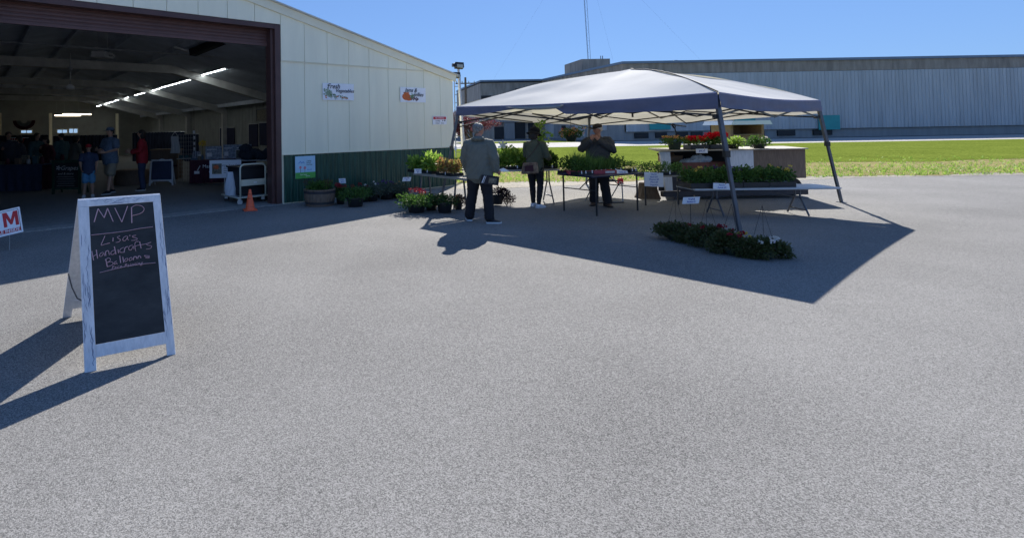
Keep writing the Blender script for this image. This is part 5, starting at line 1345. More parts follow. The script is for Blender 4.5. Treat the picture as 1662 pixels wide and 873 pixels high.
# maroon table with posters
t0 = G(312, 297, .02); c = G(352, 297, .02)
t = thing('covered_table', 'display table under a maroon cloth lettered Master Gardeners inside the barn', 'table', (c.x+.15, c.y+.3, .02), R(12))
MB().box(-1.0, 1.0, -.35, .35, .70, .73).build('tabletop', 'table_grey', t)
mb = MB(); n = 90; vs = []
per = [(-1.02+2.04*i/n, -.37) for i in range(n+1)]
for i, (x, y) in enumerate(per): vs += [(x, y, .735), (x, y-.01-.02*math.sin(i*.9), .02)]
mb.add(vs, [(2*i, 2*i+1, 2*i+3, 2*i+2) for i in range(n)])
mb.add([(-1.02,-.37,.735),(1.02,-.37,.735),(1.02,.37,.735),(-1.02,.37,.735),(-1.02,.37,.02),(1.02,.37,.02),(-1.03,-.37,.02)], [(0,1,2,3),(0,3,4,6)]); mb.build('cloth', 'maroon', t)
mb = MB(); mb.text('Master', TM(-.42, .54) @ Matrix.Translation((0,0,.40)), .15, 0); mb.text('Gardeners', TM(-.12, .36) @ Matrix.Translation((0,0,.40)), .15, 0)
mb.tube([(-.78,-.41,.42),(-.70,-.41,.57)], .014, 5); mb.cbox((-.80,-.41,.36),(.16,.006,.09)); mb.build('lettering', 'paper', t)
def tpos(x, y, z): return WM[t.name] @ Vector((x, y, z))
MT = t
def poster_board(x, y, w_, h_, m, label, lean=0, rz=12):
    p = WM[MT.name] @ Vector((x, y, .735)); q = thing('display_board', label, 'poster board', tuple(p), R(rz))
    mb = MB(); mb.par((-w_/2, 0, 0), (w_,0,0), (0, lean, h_), (0,.012,0)); mb.build('panel', m, q)
    mb = MB(); mb.par((-w_*.42, -.004, h_*.72), (w_*.6,0,0), (0, lean*.1, h_*.06), (0,.003,0)); mb.par((-w_*.42, -.004, h_*.2), (w_*.3,0,0), (0, lean*.2, h_*.3), (0,.003,0)); mb.build('print', 'paper', q)
    return q
poster_board(-.33, .18, .52, .42, 'poster_mix', 'blue landscape poster board standing left on the maroon table', rz=18)
poster_board(.18, .22, .44, .46, 'poster_mix', 'folded violet poster board in the middle of the maroon table', rz=2)
poster_board(.62, .16, .52, .46, 'poster_mix', 'poster board with white header lines at the right end of the maroon table', rz=16)
p = WM[MT.name] @ Vector((.55, -.1, .735)); q = thing('picture_frame', 'white metal-framed picture standing before the right poster board', 'picture frame', tuple(p), R(14))
mb = MB()
for a in ((-.18,-.165,0,.3),(.165,.18,0,.3),(-.165,.165,0,.015),(-.165,.165,.285,.3)): mb.box(a[0],a[1],-.01,.01,a[2],a[3])
mb.build('frame', 'white', q); MB().box(-.165,.165,-.002,.002,.015,.285).build('picture', 'photo_mix', q)
p = WM[MT.name] @ Vector((-.75, -.1, .735)); q = thing('pickle_jar', 'glass jar with a pale lid at the left end of the maroon table', 'jar', tuple(p))
mb = MB(); mb.lathe([(.055,0),(.06,.02),(.06,.11),(.045,.13)]); mb.build('glass', 'photo_mix', q); MB().lathe([(.05,.13),(.05,.16),(.04,.165)]).build('lid', 'paper', q)
p = WM[MT.name] @ Vector((-.68, .1, .735)); q = thing('flower_vase', 'round yellow bloom on a stem above the maroon table', 'flower', tuple(p))
mb = MB(); mb.lathe([(.03,0),(.05,.06),(.03,.12),(.02,.16)]); mb.build('vase', 'glassy', q); mb = MB(); mb.tube([(0,0,.1),(0,0,.5)], .008, 5); mb.build('stem', 'lf_dark', q)
mb = MB(); mb.leaves((0,0,.52), (.09,.08,.08), 160, .05, random.Random(3), wr=.6); mb.build('bloom', 'fl_yellow', q)
p = WM[MT.name] @ Vector((-.86, .0, .735)); q = thing('brochure_rack', 'clear brochure rack with upright leaflets at the left corner of the maroon table', 'rack', tuple(p))
for k in range(4): mb = MB(); mb.par((-.13+k*.07,.0,0), (.05,0,0), (0,.05,.26+.02*(k%2)), (0,.01,0)); mb.build('leaflet', 'poster_mix', q)
MB().box(-.16,.16,-.03,-.02,0,.06).build('tray', 'glassy', q)
# white info board on an easel
p = D(366, 275, 14.2); t = thing('info_board', 'white information board with a tomato photo on a thin easel by the cart', 'sign board', (p.x, p.y, .02), R(10))
w_ = D(391,275,14.2).x - D(341,275,14.2).x; zt_, zb_ = D(366,261,14.2).z, D(366,290,14.2).z
h_ = zt_-zb_; zc_ = (zt_+zb_)/2
MB().box(-w_/2, w_/2, -.01, 0, zb_, zt_).build('board', 'paper', t)
mb = MB(); mb.box(-w_*.42, -w_*.12, -.013, -.0105, zc_-h_*.27, zc_+h_*.30); mb.build('photo_backing', 'photo_mix', t)
mb = MB(); mb.prism([(math.cos(a*.5236)*.075, math.sin(a*.5236)*.06) for a in range(12)], (-w_*.29, -.0132, zc_+.05), X, Z, (0,-.002,0)); mb.build('tomato_picture', 'orange_art', t)
mb = MB()
mb.text('Grow Your Own', Matrix.Translation((w_*.17, -.0105, zc_+h_*.2)) @ Matrix.Rotation(R(90), 4, 'X'), .075, 0); 
for k in range(4): mb.box(-w_*.06, w_*(.36-.07*(k%2)), -.0125, -.0105, zc_+h_*(.08-.1*k), zc_+h_*(.10-.1*k))
mb.build('lettering', 'ink', t)
mb = MB(); mb.tube([(-w_*.05,.02,0),(0,.01,zt_)], .012, 6); mb.tube([(.25,.02,0),(0,.01,zt_)], .010, 6); mb.tube([(0,.4,0),(0,.01,zt_)], .010, 6); mb.build('easel', 'galv', t)
# right inner wall panels
def rwall(x0, x1, y0, y1, m, name, label, cat, extra=None):
    d0, zb_ = BR(x1, y1, .17); d1, _ = BR(x0, y1, .17); xc = (x0+x1)/2; zt_ = BR(xc, y0, .17)[1]; zb_ = BR(xc, y1, .17)[1]
    t = thing(name, label, cat, tuple(B(.17, (d0+d1)/2, zb_)))
    mb = MB(); bb(mb, (.165, .20), (min(d0,d1), max(d0,d1)), (zb_, zt_)); mb.build('panel', m, t, True)
    mb = MB(); bb(mb, (.20, .212), (min(d0,d1), max(d0,d1)), (zt_, zt_+.04)); bb(mb, (.20, .212), (max(d0,d1), max(d0,d1)+.05), (zb_, zt_)); mb.build('edge', extra or 'cream', t, True); return t
rwall(358, 381, 208, 238, 'drape_blue', 'window_shade', 'dark blue covered window on the right inner wall, left one', 'window cover', 'galv')
rwall(405, 419, 202, 238, 'drape_blue', 'window_shade', 'dark blue covered window on the right inner wall, middle one', 'window cover', 'galv')
rwall(422, 438, 200, 236, 'drape_blue', 'window_shade', 'dark blue covered window nearest the door on the right inner wall', 'window cover', 'galv')
rwall(418, 439, 178, 196, 'photo_mix', 'wall_picture', 'dark picture banner high on the right inner wall near the door', 'picture', 'dark_steel')
p = D(443.5, 232, 13.2); t = thing('coat', 'yellow safety vest hanging just inside the right door jamb', 'vest', tuple(D(444, 236, 13.2)))
mb = MB(); mb.rings([(Vector((0,0,0)), .09,.05, X, Y), (Vector((0,0,.15)), .08,.05, X, Y), (Vector((.02,0,.35)), .05,.03, X, Y), (Vector((.02,0,.42)), .02,.015, X, Y)], 12); mb.build('vest', 'yellow_cloth', t, smooth=True)
mb = MB(); mb.tube([(.02,0,.42),(.02,0,.8)], .006, 5); mb.build('hanger', 'galv', t)
t = thing('clutter_pile', 'pile of dark jackets and bags on a table right of the poster boards', 'pile', tuple(G(412, 300, .02)))
mb = MB(); gg = random.Random(8)
for k in range(9): mb.ell((gg.uniform(-.45,.4), gg.uniform(.4,.7), .78+gg.uniform(0,.3)), (.2,.16,.15), 12, 8)
mb = mb.remesh(.025, 2); mb.wrinkle(.03, (6,6,6), 2); mb.build('fabric', 'dark_cloth', t)
mb = MB(); mb.box(-.7,.55,.3,.9,.70,.73); mb.build('tabletop', 'table_grey', t)
mb = MB()
for a in (-.65,.5):
    for b in (.35,.85): mb.tube([(a,b,0),(a,b,.7)], .015, 6)
mb.build('table_leg', 'dark_steel', t)
# red white quilt, bunting, shiny column ornament
a, b = D(13, 256, 26), D(40, 224.5, 26)
t = thing('quilt', 'red and white checked quilt tapering below a white rod in the barn', 'quilt', ((a.x+b.x)/2, 26, b.z))
hw = (b.x-a.x)/2; mb = MB(); mb.prism([(-hw,0),(hw,0),(hw*.35,-.62),(.0,-1.0),(-hw*.3,-.72)], (0,0,0), X, Z, (0,.02,0)); mb.build('cloth', 'red_cloth', t)
mb = MB()
for k in range(6): mb.box(-hw*.8+hw*1.6*k/6, -hw*.8+hw*1.6*k/6+.03, -.006, -.001, -.4, 0)
for k in range(3): mb.box(-hw*.6, hw*.5, -.009, -.0065, -.12-k*.12, -.09-k*.12)
mb.build('stripe', 'paper', t); mb = MB(); mb.tube([(-hw*1.05,0,.02),(hw*1.5,0,.02)], .022, 6); mb.build('rod', 'paper', t)
t = thing('bunting', 'half-round patriotic bunting with a dark centre on the rear wall', 'bunting', tuple(D(39, 196, 29)))
c = D(39, 197, 29)
for r0, r1, m in ((.18,.42,'siding_liner'), (.42,.62,'plum_cloth')):
    mb = MB(); n = 16; vs = []
    for i in range(n+1): a = math.pi + math.pi*i/n; vs += [(r0*math.cos(a), 0, r0*.8*math.sin(a)), (r1*math.cos(a), .01*(i%2), r1*.8*math.sin(a))]
    mb.add(vs, [(2*i, 2*i+1, 2*i+3, 2*i+2) for i in range(n)]); mb.build('pleated_band', m, t)
t = thing('wind_chime', 'bright glinting metal wind chime hanging beside the grid rack', 'wind chime', tuple(D(315, 214, 18)))
for k in range(4): mb = MB(); mb.cbox((0, 0, -.02-k*.19), (.07,.02,.12)); mb.build('glint', 'paper', t)
mb = MB(); mb.tube([(0,0,.8),(0,0,-.7)], .006, 4); mb.build('cord', 'wire', t)
p = G(208, 300, .02)
t = thing('round_table', 'low round table under a brown cloth behind the tall man\'s legs', 'table', (p.x, p.y+.3, .02))
MB().lathe([(.55,0),(.52,.3),(.50,.44),(.48,.46)], n=28).build('cloth', 'wood_old', t, smooth=True, angle=50)

# dim market tables at the back left of the barn
for i, (px, py, w2, m, lab) in enumerate(((30, 309, .9, 'navy_cloth', 'dim table under a navy cloth with small goods at the far left inside the barn'), (66, 306, .7, 'plum_cloth', 'dim table under a plum cloth with stacked boxes left of the menu board'))):
    c = G(px, py, .02); g_ = random.Random(200+i)
    t = thing('market_table', lab, 'table', (c.x, c.y, .02), R(8*i))
    mb = MB(); n = 40; vs = []
    for k in range(n+1): x = -w2 + 2*w2*k/n; vs += [(x, -.32, .76), (x, -.34-.02*math.sin(k*1.1), .01)]
    mb.add(vs, [(2*k, 2*k+1, 2*k+3, 2*k+2) for k in range(n)]); mb.box(-w2, w2, -.32, .3, .74, .765); mb.build('cloth', m, t)
    for k in range(7):
        x = -w2*.85 + w2*1.7*k/6; h_ = g_.uniform(.08, .3); mb = MB()
        if k % 2: mb.cbox((x, g_.uniform(-.15,.15), .766+h_/2), (g_.uniform(.1,.2), .14, h_), g_.uniform(-.3,.3)); mb.build('goods_box', g_.choice(['wood_old', 'teal_cloth', 'photo_mix']), t)
        else: mb.lathe([(.04,0),(.06,.03),(.05,h_*.8),(.03,h_)], (x, g_.uniform(-.15,.15), .766), 12); mb.build('goods_jar', g_.choice(['plum_cloth', 'galv', 'photo_mix']), t)
# ------------------------------------------------------------------ plants
def pot(mb, r, h, n=18): return mb.lathe([(r*.74,0),(r*.78,.01),(r*.95,h*.86),(r*1.04,h*.88),(r*1.04,h),(r*.95,h),(r*.93,h*.92)], n=n)
def potted(name, label, px, py, wpx, hpx, leaf, flowers=(), potm='pot_black', seed=0, zb=0.0, Yd=None, potfr=.40, size=.045, n=420, group=None, cat='potted plant', wide=1.0, Gp=None, droop=.6):
    g = random.Random(seed)
    if Gp is not None: c = Gp
    elif Yd is None: c = G(px, py, zb)
    else: c = D(px, py, Yd)
    k = c.y/FPX; W2 = wpx*k/2; Hh = hpx*k; r = W2*.52; ph = Hh*potfr
    t = thing(name, label, cat, tuple(c), g.uniform(0, 6), group)
    mb = MB(); pot(mb, r, ph); o = mb.build('pot', potm, t, smooth=True, angle=35)
    mb = MB(); mb.lathe([(r*.93,ph*.86),(.01,ph*.9)], n=14); mb.build('soil', 'soil', o)
    mb = MB(); hz_ = (Hh-ph)
    for i in range(16):
        a = g.uniform(0, 6.28); q = math.sqrt(g.random())*.72; cc = (W2*q*math.cos(a)*wide, W2*q*math.sin(a), ph*(1-.55*max(0, q-.35)/.37*droop) + hz_*g.uniform(.15,.55))
        mb.leaves(cc, (W2*.42*wide, W2*.42, hz_*.42), int(n*1.7)//16, size, g, up=.35 - .5*q*droop, shell=.1)
    for i in range(12):
        a = g.uniform(0, 6.28); mb.tube([(0,0,ph*.9), (W2*.6*math.cos(a), W2*.6*math.sin(a), ph+hz_*.6)], .003, 4, False)
    mb.build('foliage', leaf, t)
    for j, (fm, nf, fr, fz, spread) in enumerate(flowers):
        mb = MB()
        for i in range(nf):
            a = g.uniform(0, 6.28); q = math.sqrt(g.random())*spread
            mb.leaves((W2*q*math.cos(a)*wide, W2*q*math.sin(a), ph + hz_*(fz + g.gauss(0,.07))), (fr, fr, fr*.7), int(12 + fr*500), .022, g, wr=.9, shell=.2)
        mb.build('flowers', fm, t)
    return t
# half barrel planter
c = G(517, 336.5); t = thing('barrel_planter', 'wooden half-barrel planter with iron hoops and reddish green plants by the wainscot', 'planter', (c.x, c.y+.30, 0))
r = .345; hb = .36
mb = MB(); n = 26
for j in range(n):
    a0, a1 = 2*math.pi*(j+.03)/n, 2*math.pi*(j+.97)/n
    v = []
    for rr_, z_ in ((r*.86,0),(r*.97,hb*.5),(r*1.0,hb)):
        v += [(rr_*math.cos(a0), rr_*math.sin(a0), z_), (rr_*math.cos(a1), rr_*math.sin(a1), z_)]
    v += [((r-.03)*math.cos(a0), (r-.03)*math.sin(a0), hb), ((r-.03)*math.cos(a1), (r-.03)*math.sin(a1), hb), ((r-.05)*math.cos(a0), (r-.05)*math.sin(a0), hb-.06), ((r-.05)*math.cos(a1), (r-.05)*math.sin(a1), hb-.06)]
    mb.add(v, [(0,1,3,2),(2,3,5,4),(4,5,7,6),(6,7,9,8)])
mb.lathe([(r*.85,.002),(.01,.003)], n=20); mb.build('stave', 'wood_old', t)
for z0, z1 in ((.05,.10),(hb*.76,hb*.92)):
    mb = MB(); q = lambda z: r*(.86+.14*(z/hb)**.8)+.004; mb.lathe([(q(z0)-.004,z0),(q(z0)+.003,z0),(q(z1)+.005,z1),(q(z1)-.004,z1)], n=32); mb.build('hoop', 'iron', t, smooth=True, angle=40)
mb = MB(); mb.lathe([(r*.9,hb-.05),(.01,hb-.03)], n=18); mb.build('soil', 'soil', t)
g = random.Random(11); mb = MB()
for i in range(16):
    a = g.uniform(0,6.28); q = math.sqrt(g.random())*.26; mb.leaves((q*math.cos(a), q*math.sin(a), hb+.05), (.09,.09,.10), 70, .05, g, up=.7, shell=.1); mb.blades((q*math.cos(a), q*math.sin(a), hb-.04), (.05,.05,0), 6, .2, g, .006)
mb.build('foliage', 'lf_mid', t)
mb = MB()
for i in range(14):
    a = g.uniform(0,6.28); q = math.sqrt(g.random())*.3; mb.leaves((q*math.cos(a), q*math.sin(a), hb+.09+g.uniform(0,.06)), (.05,.05,.05), 22, .035, g, up=.4)
mb.build('reddish_foliage', 'lf_reddish', t)
potted('potted_geranium', 'dark potted geranium with two dark red blooms just right of the barrel planter', 553, 331, 30, 33, 'lf_dark', [('fl_darkred', 7, .045, .85, .6)], seed=1)
potted('potted_geranium', 'low dark leafy plant tucked between the dull geranium and the grey-green plant', 590, 327, 44, 27, 'lf_dark', [('fl_darkred', 1, .03, .9, .4)], seed=21, wide=1.1)
potted('potted_petunia', 'dull green filler plant between the two grey-green plants by the wainscot', 615, 320, 42, 24, 'lf_grey', [], seed=22, wide=1.2)
potted('potted_petunia', 'dusky green plant close to the wainscot right of the purple-tinted plant', 641, 319, 44, 25, 'lf_dark', [('fl_mix', 2, .012, .8, .8)], seed=23, wide=1.2)
potted('potted_shrub', 'dark leafy plant between the crimson geranium and the black nursery pot', 700, 341, 40, 27, 'lf_dark', [], seed=24, wide=1.1)
potted('potted_geranium', 'leafy potted geranium with small dull red bloom in front of the wainscot', 577, 335, 56, 36, 'lf_mid', [('fl_darkred', 2, .04, .98, .4)], seed=2, n=500)
potted('potted_petunia', 'grey-green trailing plant left of the two low plants along the wainscot', 602, 326, 50, 31, 'lf_grey', [('fl_pale', 3, .012, .8, .8)], seed=3, wide=1.1)
potted('potted_petunia', 'grey-green bushy plant with purple hints in the middle of the wainscot row', 628, 323, 50, 32, 'lf_grey', [('fl_purple', 7, .02, .8, .8)], seed=4, wide=1.15)
potted('potted_petunia', 'low reddish-green plant at the right end of the row along the wainscot', 652, 321, 50, 25, 'lf_grey', [('fl_mix', 4, .012, .8, .8)], seed=5, wide=1.2)
potted('potted_geranium', 'spreading geranium with two crimson blooms on the ground below the price tag', 676, 344.5, 62, 34, 'lf_mid', [('fl_darkred', 5, .07, 1.02, .5)], seed=6, n=620, size=.055, wide=1.15)
potted('potted_shrub', 'leafy plant in a black nursery pot on the ground left of the grey-haired man', 722, 345, 50, 34, 'lf_dark', [], seed=7, potfr=.5, n=380)
potted('potted_shrub', 'reddish-leaved plant partly hidden behind the grey-haired man\'s left leg', 744, 340, 26, 26, 'lf_reddish', [], seed=8, potfr=.4, n=250)
potted('potted_heuchera', 'black pot with dark purple curly foliage on the ground right of the grey-haired man', 806, 331, 46, 30, 'lf_purple', [], 'pot_black', seed=9, potfr=.55, n=520, size=.04, Yd=11.0)
c = D(822, 322, 10.95); 
g = random.Random(19); t = thing('trailing_plant', 'dark purple trailing plant spilling right of the black pot under the grey table', 'plant', (c.x, c.y, 0))
mb = MB()
for i in range(7): mb.leaves((g.uniform(-.12,.16), g.uniform(-.1,.1), g.uniform(.06,.22)), (.09,.09,.08), 50, .04, g, shell=.1)
for i in range(6): mb.tube([(0,0,0),(g.uniform(-.1,.15),g.uniform(-.08,.08),.2)], .004, 4)
mb.build('foliage', 'lf_purple', t)

# trays of seedlings
def tray(label, c, w_, d_, rz, kind, h, seed, tags=2, flowers=None, group=None, th=.055, name='seedling_tray', cat='seedling tray', size=.03, dens=1.0):
    g = random.Random(seed); t = thing(name, label, cat, tuple(c), rz, group)
    mb = MB(); mb.box(-w_/2, w_/2, -d_/2, d_/2, 0, .008); 
    for q in ((-w_/2,w_/2,-d_/2,-d_/2+.006),(-w_/2,w_/2,d_/2-.006,d_/2),(-w_/2,-w_/2+.006,-d_/2+.006,d_/2-.006),(w_/2-.006,w_/2,-d_/2+.006,d_/2-.006)): mb.box(q[0],q[1],q[2],q[3],.008,th)
    mb.box(-w_/2+.006, w_/2-.006, -d_/2+.006, d_/2-.006, .01, th-.01); mb.build('tray', 'pot_black', t)
    mb = MB(); nx, ny = max(2, int(w_/.10)), max(2, int(d_/.11))
    for i in range(nx):
        for j in range(ny):
            cx_ = -w_/2 + w_*(i+.5)/nx + g.gauss(0,.008); cy_ = -d_/2 + d_*(j+.5)/ny + g.gauss(0,.008); hh = h*g.uniform(.75,1.15)
            if kind in ('grassy',):
                mb.blades((cx_, cy_, th-.02), (.035,.035,0), int(20*dens), hh, g, .0045, .16)
            else:
                mb.tube([(cx_,cy_,th-.02),(cx_+g.gauss(0,.01),cy_+g.gauss(0,.01),th+hh*.7)], .003, 4, False)
                mb.leaves((cx_, cy_, th+hh*.5), (.055,.055,hh*.5), int(34*dens), size, g, up=.3, shell=.05)
    lm = {'grassy':'lf_herb','mid':'lf_mid','dark':'lf_dark','bright':'lf_bright','herb':'lf_herb','coleus':'lf_coleus','purple':'lf_purple'}[kind]
    mb.build('foliage', lm, t)
    if flowers:
        mb = MB()
        for i in range(flowers[1]): mb.leaves((g.uniform(-w_/2,w_/2), g.uniform(-d_/2,d_/2), th+h*g.uniform(.8,1.1)), (.02,.02,.015), 14, .022, g, wr=.9)
        mb.build('flowers', flowers[0], t)
    for k in range(tags):
        mb = MB(); x = -w_/2 + w_*(k+.5+g.uniform(-.2,.2))/tags; mb.par((x,-d_/2-.004,th-.035), (.022,0,0), (0,.004,.055+.0), (0,.002,0)); mb.build('plant_label', 'paper', t)
    return t
tl = 0
def on_table(tb, ctr, a, x, y, z): 
    return Vector((ctr.x + x*math.cos(a) - y*math.sin(a), ctr.y + x*math.sin(a) + y*math.cos(a), z))
BTz = .716
bt = lambda x, y: on_table(None, BTc, BTa, x, y, BTz)
labs = ['dense dark seedling tray at the back left corner of the navy folding table', 'tall grassy chive seedlings in front of the seller, left patch', 'tall grassy seedlings in front of the seller, right patch', 'fine feathery herb seedlings right of the tall grassy patches', 'low dark rosemary-like seedlings at the right end of the navy table']
xs_ = [-.56, -.30, -.03, .24, .50]
for i in range(5):
    tray(labs[i], bt(xs_[i], .14), .27, .50, BTa, ['mid','grassy','grassy','grassy','herb'][i], [.26,.36,.31,.26,.24][i], 40+i, tags=2, dens=[3.4,3.2,3.0,3.0,3.6][i], size=.045, group=None)
tray('small tray of dark green plugs at the rightmost corner of the navy table', bt(.62, -.18), .2, .2, BTa, 'herb', .17, 47, tags=2, dens=2)
# red flat box, white cup, navy cloth, paper note on the black table
pz = BTz+.001
p = D(958, 281, 9.95); p = PL(958, 282, Vector((0,0,pz)), Z)
t = thing('flat_box', 'flat red and pink printed cardboard flat lying on the front of the navy table', 'box', (p.x, p.y+.02, pz), R(3))
mb = MB(); mb.box(-.46, .46, -.12, .10, 0, .065); mb.build('carton', 'redbox', t); mb = MB(); mb.box(.24, .42, -.1225, -.1205, .012, .052); mb.build('label_plate', 'newsprint', t); mb = MB(); mb.text('FRESH', Matrix.Translation((-.12,-.1215,.032)) @ Matrix.Rotation(R(90),4,'X'), .04, 0); mb.build('lettering', 'pink_art', t)
p = PL(931, 280.5, Vector((0,0,pz)), Z)
t = thing('paper_cup', 'white ribbed cup standing on the left of the navy table', 'cup', tuple(p)); MB().lathe([(.048,0),(.05,.004),(.066,.10),(.070,.10),(.070,.108),(.06,.108),(.046,.01)], n=20).build('cup', 'paper', t, smooth=True, angle=40)
p = PL(915, 283, Vector((0,0,pz)), Z)
t = tag(MB().add([(p.x-.12,p.y-.08,pz+.002),(p.x+.16,p.y-.09,pz+.002),(p.x+.18,p.y+.14,pz+.002),(p.x-.1,p.y+.12,pz+.002),(p.x+.03,p.y+.02,pz+.03)], [(0,1,4),(1,2,4),(2,3,4),(3,0,4)]).build('folded_cloth', 'drape_blue'), 'crumpled navy cloth on the left corner of the navy table beside the white cup', 'cloth')
def paper(name, label, cat, x0, x1, y0, y1, Yd, txt, tilt=-.15, skew=0, stake=None, size=None, m='paper', clip=True, ink='ink_blue', rise=0):
    a = D(x0, y1, Yd); b = D(x1, y0, Yd); w_ = b.x-a.x; h_ = b.z-a.z
    t = thing(name, label, cat, ((a.x+b.x)/2, Yd, (a.z+b.z)/2), R(g.uniform(-8,8)))
    mb = MB(); mb.par((-w_/2,0,-h_/2), (w_,0,rise), (-skew,tilt*h_,h_), (0,.002,0)); mb.build('card', m, t)
    M_ = Matrix.Rotation(R(90)-math.atan(tilt), 4, 'X'); 
    if txt:
        mb = MB(); nl = len(txt)
        for i, s_ in enumerate(txt):
            zz = h_*(.5 - (i+.7)/(nl+.4)); mb.text(s_, Matrix.Translation((-skew*.5, tilt*(zz+h_/2)-.003, zz+rise*.5)) @ M_, (size or h_/(nl+.6)*.9), .15)
        mb.build('lettering', ink, t)
    if clip: mb = MB(); mb.cbox((w_*.22, -.006, h_*.5), (.012,.014,.05)); mb.build('clothespin', 'wood', t)
    if stake == 'ground':
        z0 = -t.location.z; mb = MB(); mb.tube([(0,.006,z0), (0,.006,h_*.45)], .005, 5); mb.build('stake', 'wire', t)
    elif stake:
        mb = MB(); mb.tube([(0,.006,-stake), (0,.006,h_*.45)], .004, 5); mb.build('stake', 'wire', t)
    return t
paper('paper_sign', 'large white paper price list pegged below the table edge above the tree stump', 'paper sign', 1047, 1075.5, 279, 302.5, 10.15, ['Herbs', 'Basil $3', 'Thyme $3', 'Mint $3', 'Peppers'], skew=-.0, tilt=0, rise=-.02)
paper('price_note', 'curled white paper note on the right front of the navy table', 'price note', 1001, 1020, 275, 281.5, 9.95, ['Herbs $3'], tilt=.5, rise=-.03)
paper('price_card', 'white price card clipped at the left end of the weathered plank', 'price card', 672.5, 684, 274, 282, 11.6, ['Basil', '$4'], clip=False, stake=.08)
paper('price_card', 'tilted white price card on a stake above the ground geraniums by the wainscot', 'price card', 652.5, 666, 287.5, 294.5, 11.4, ['Geranium', '$8'], skew=-.02, stake='ground')
paper('price_card', 'white price card on a stake above the dark geranium beside the barrel', 'price card', 550.5, 561.5, 289.5, 298, 12.0, ['Pots', '$12'], skew=.01, stake='ground')
paper('price_card', 'white price card below the red geraniums on the trailer top board', 'price card', 1130.5, 1148, 241.5, 249, 11.2, ['$4.50'], skew=.01, clip=True)
paper('price_card', 'white price card pegged to the front of the low whitish table', 'price card', 1158, 1184.5, 296.5, 307, 9.0, ['Pansies', '4-pack $5'], tilt=-.1, skew=.0, rise=-.015)
paper('price_card', 'white card reading Hanging Baskets on a wire stake over the ground baskets', 'price card', 1106, 1135, 319.5, 331, 8.2, ['Hanging', 'Baskets $'], skew=-.012, stake='ground')
paper('price_card', 'tiny white tag clipped to the front left tent leg', 'price card', 737.5, 741, 238, 244, 11.2, [], clip=False)

# right end: trays filling between table and trailer
p = D(1074, 284, 10.55); sz_ = p.z
t = thing('shelf_board', 'short pale board bridging the navy table and the dark trailer', 'shelf', (p.x, p.y, 0))
MB().box(-.45, .42, -.14, .2, sz_-.03, sz_).build('board', 'wood_grey', t)
for k in (-.28, .38): MB().box(k-.012, k+.012, .1, .12, 0, sz_-.03).build('support', 'black_metal', t)
tray('tray of blue-green plugs with white labels on the short board by the trailer', (p.x-.02, p.y+.02, sz_+.001), .84, .28, 0, 'herb', .20, 48, tags=4, size=.035, dens=2.6)
# pansies on the low right table
tz = T3z + .001
for i, (px, lab, fl) in enumerate(((1130, 'green pansy tray with sparse yellow blooms at the left end of the low table', ('fl_yellow', 5)), (1172, 'pansy tray with purple and yellow blooms left of the tent leg', ('fl_purple', 6)), (1214, 'leafy pansy tray right of the tent leg on the low table', ('fl_purple', 4)), (1256, 'yellow-green pansy tray at the right end of the low table', ('fl_yellow', 5)))):
    q = D(px, 304, 9.32); tray(lab, (q.x, q.y, tz), .43, .46, R(-3), 'mid', .24, 60+i, tags=0, flowers=fl, size=.055, dens=2.0, th=.09)
# basil and coleus on the plank
pd = (PBb-PBa).normalized(); pa_ = math.atan2(pd.y, pd.x)
def pk(px): 
    k = (px-684)/(748-684); q = PBa.lerp(PBb, k); return Vector((q.x, q.y, PBz+.001))
tray('bright green basil tray glowing in the sun on the left end of the plank', pk(678), .36, .34, pa_, 'bright', .27, 70, tags=0, size=.10, dens=1.5, th=.06)
tray('taller bright green basil tray beside the first on the weathered plank', pk(703)+Vector((.02,.05,0)), .36, .34, pa_, 'bright', .34, 71, tags=1, size=.10, dens=1.5, th=.06)
tray('orange and green coleus tray on the right end of the weathered plank', pk(731), .5, .34, pa_, 'coleus', .25, 72, tags=1, size=.075, dens=1.7, th=.06)
potted('potted_basil', 'tall pepper seedling sticking up above the basil trays on the plank', 706, 280, 26, 36, 'lf_bright', [], seed=73, Gp=pk(700)+Vector((0,.24,.0)), potfr=.22, n=90, size=.09)
# lettuce etc on grey table
zt_ = .731
cx, cy = 2.95, 11.25
spx = [(2.24, 'bright', .34, 'bright green leafy tray at the left end of the grey table beside the man'), (2.62, 'bright', .32, 'sunlit lettuce tray second from the left on the grey table'), (3.02, 'bright', .36, 'taller mixed bright green tray in the middle of the grey table'), (3.40, 'bright', .26, 'pale low lettuce tray just left of the woman in the hat'), (3.74, 'mid', .30, 'dark leafy tray at the right end of the grey table behind the woman')]
for i, (x, kd, h, lab) in enumerate(spx):
    tray(lab, (x, cy+.05+(x-2.95)*.05, zt_), .35, .5, R(3), kd, h, 80+i, tags=1, size=.08, dens=2.6, th=.06)
p = PL(812, 277, Vector((0,0,zt_)), Z)
t = tag(MB().add([(p.x+v[0], p.y-.25+v[1], zt_+v[2]) for v in ((-.1,-.06,.002),(.1,-.07,.002),(.12,.06,.02),(-.09,.07,.03),(0,0,.07))], [(0,1,4),(1,2,4),(2,3,4),(3,0,4)]).build('tissue_paper', 'paper'), 'crumpled white paper on the front edge of the grey table', 'paper')
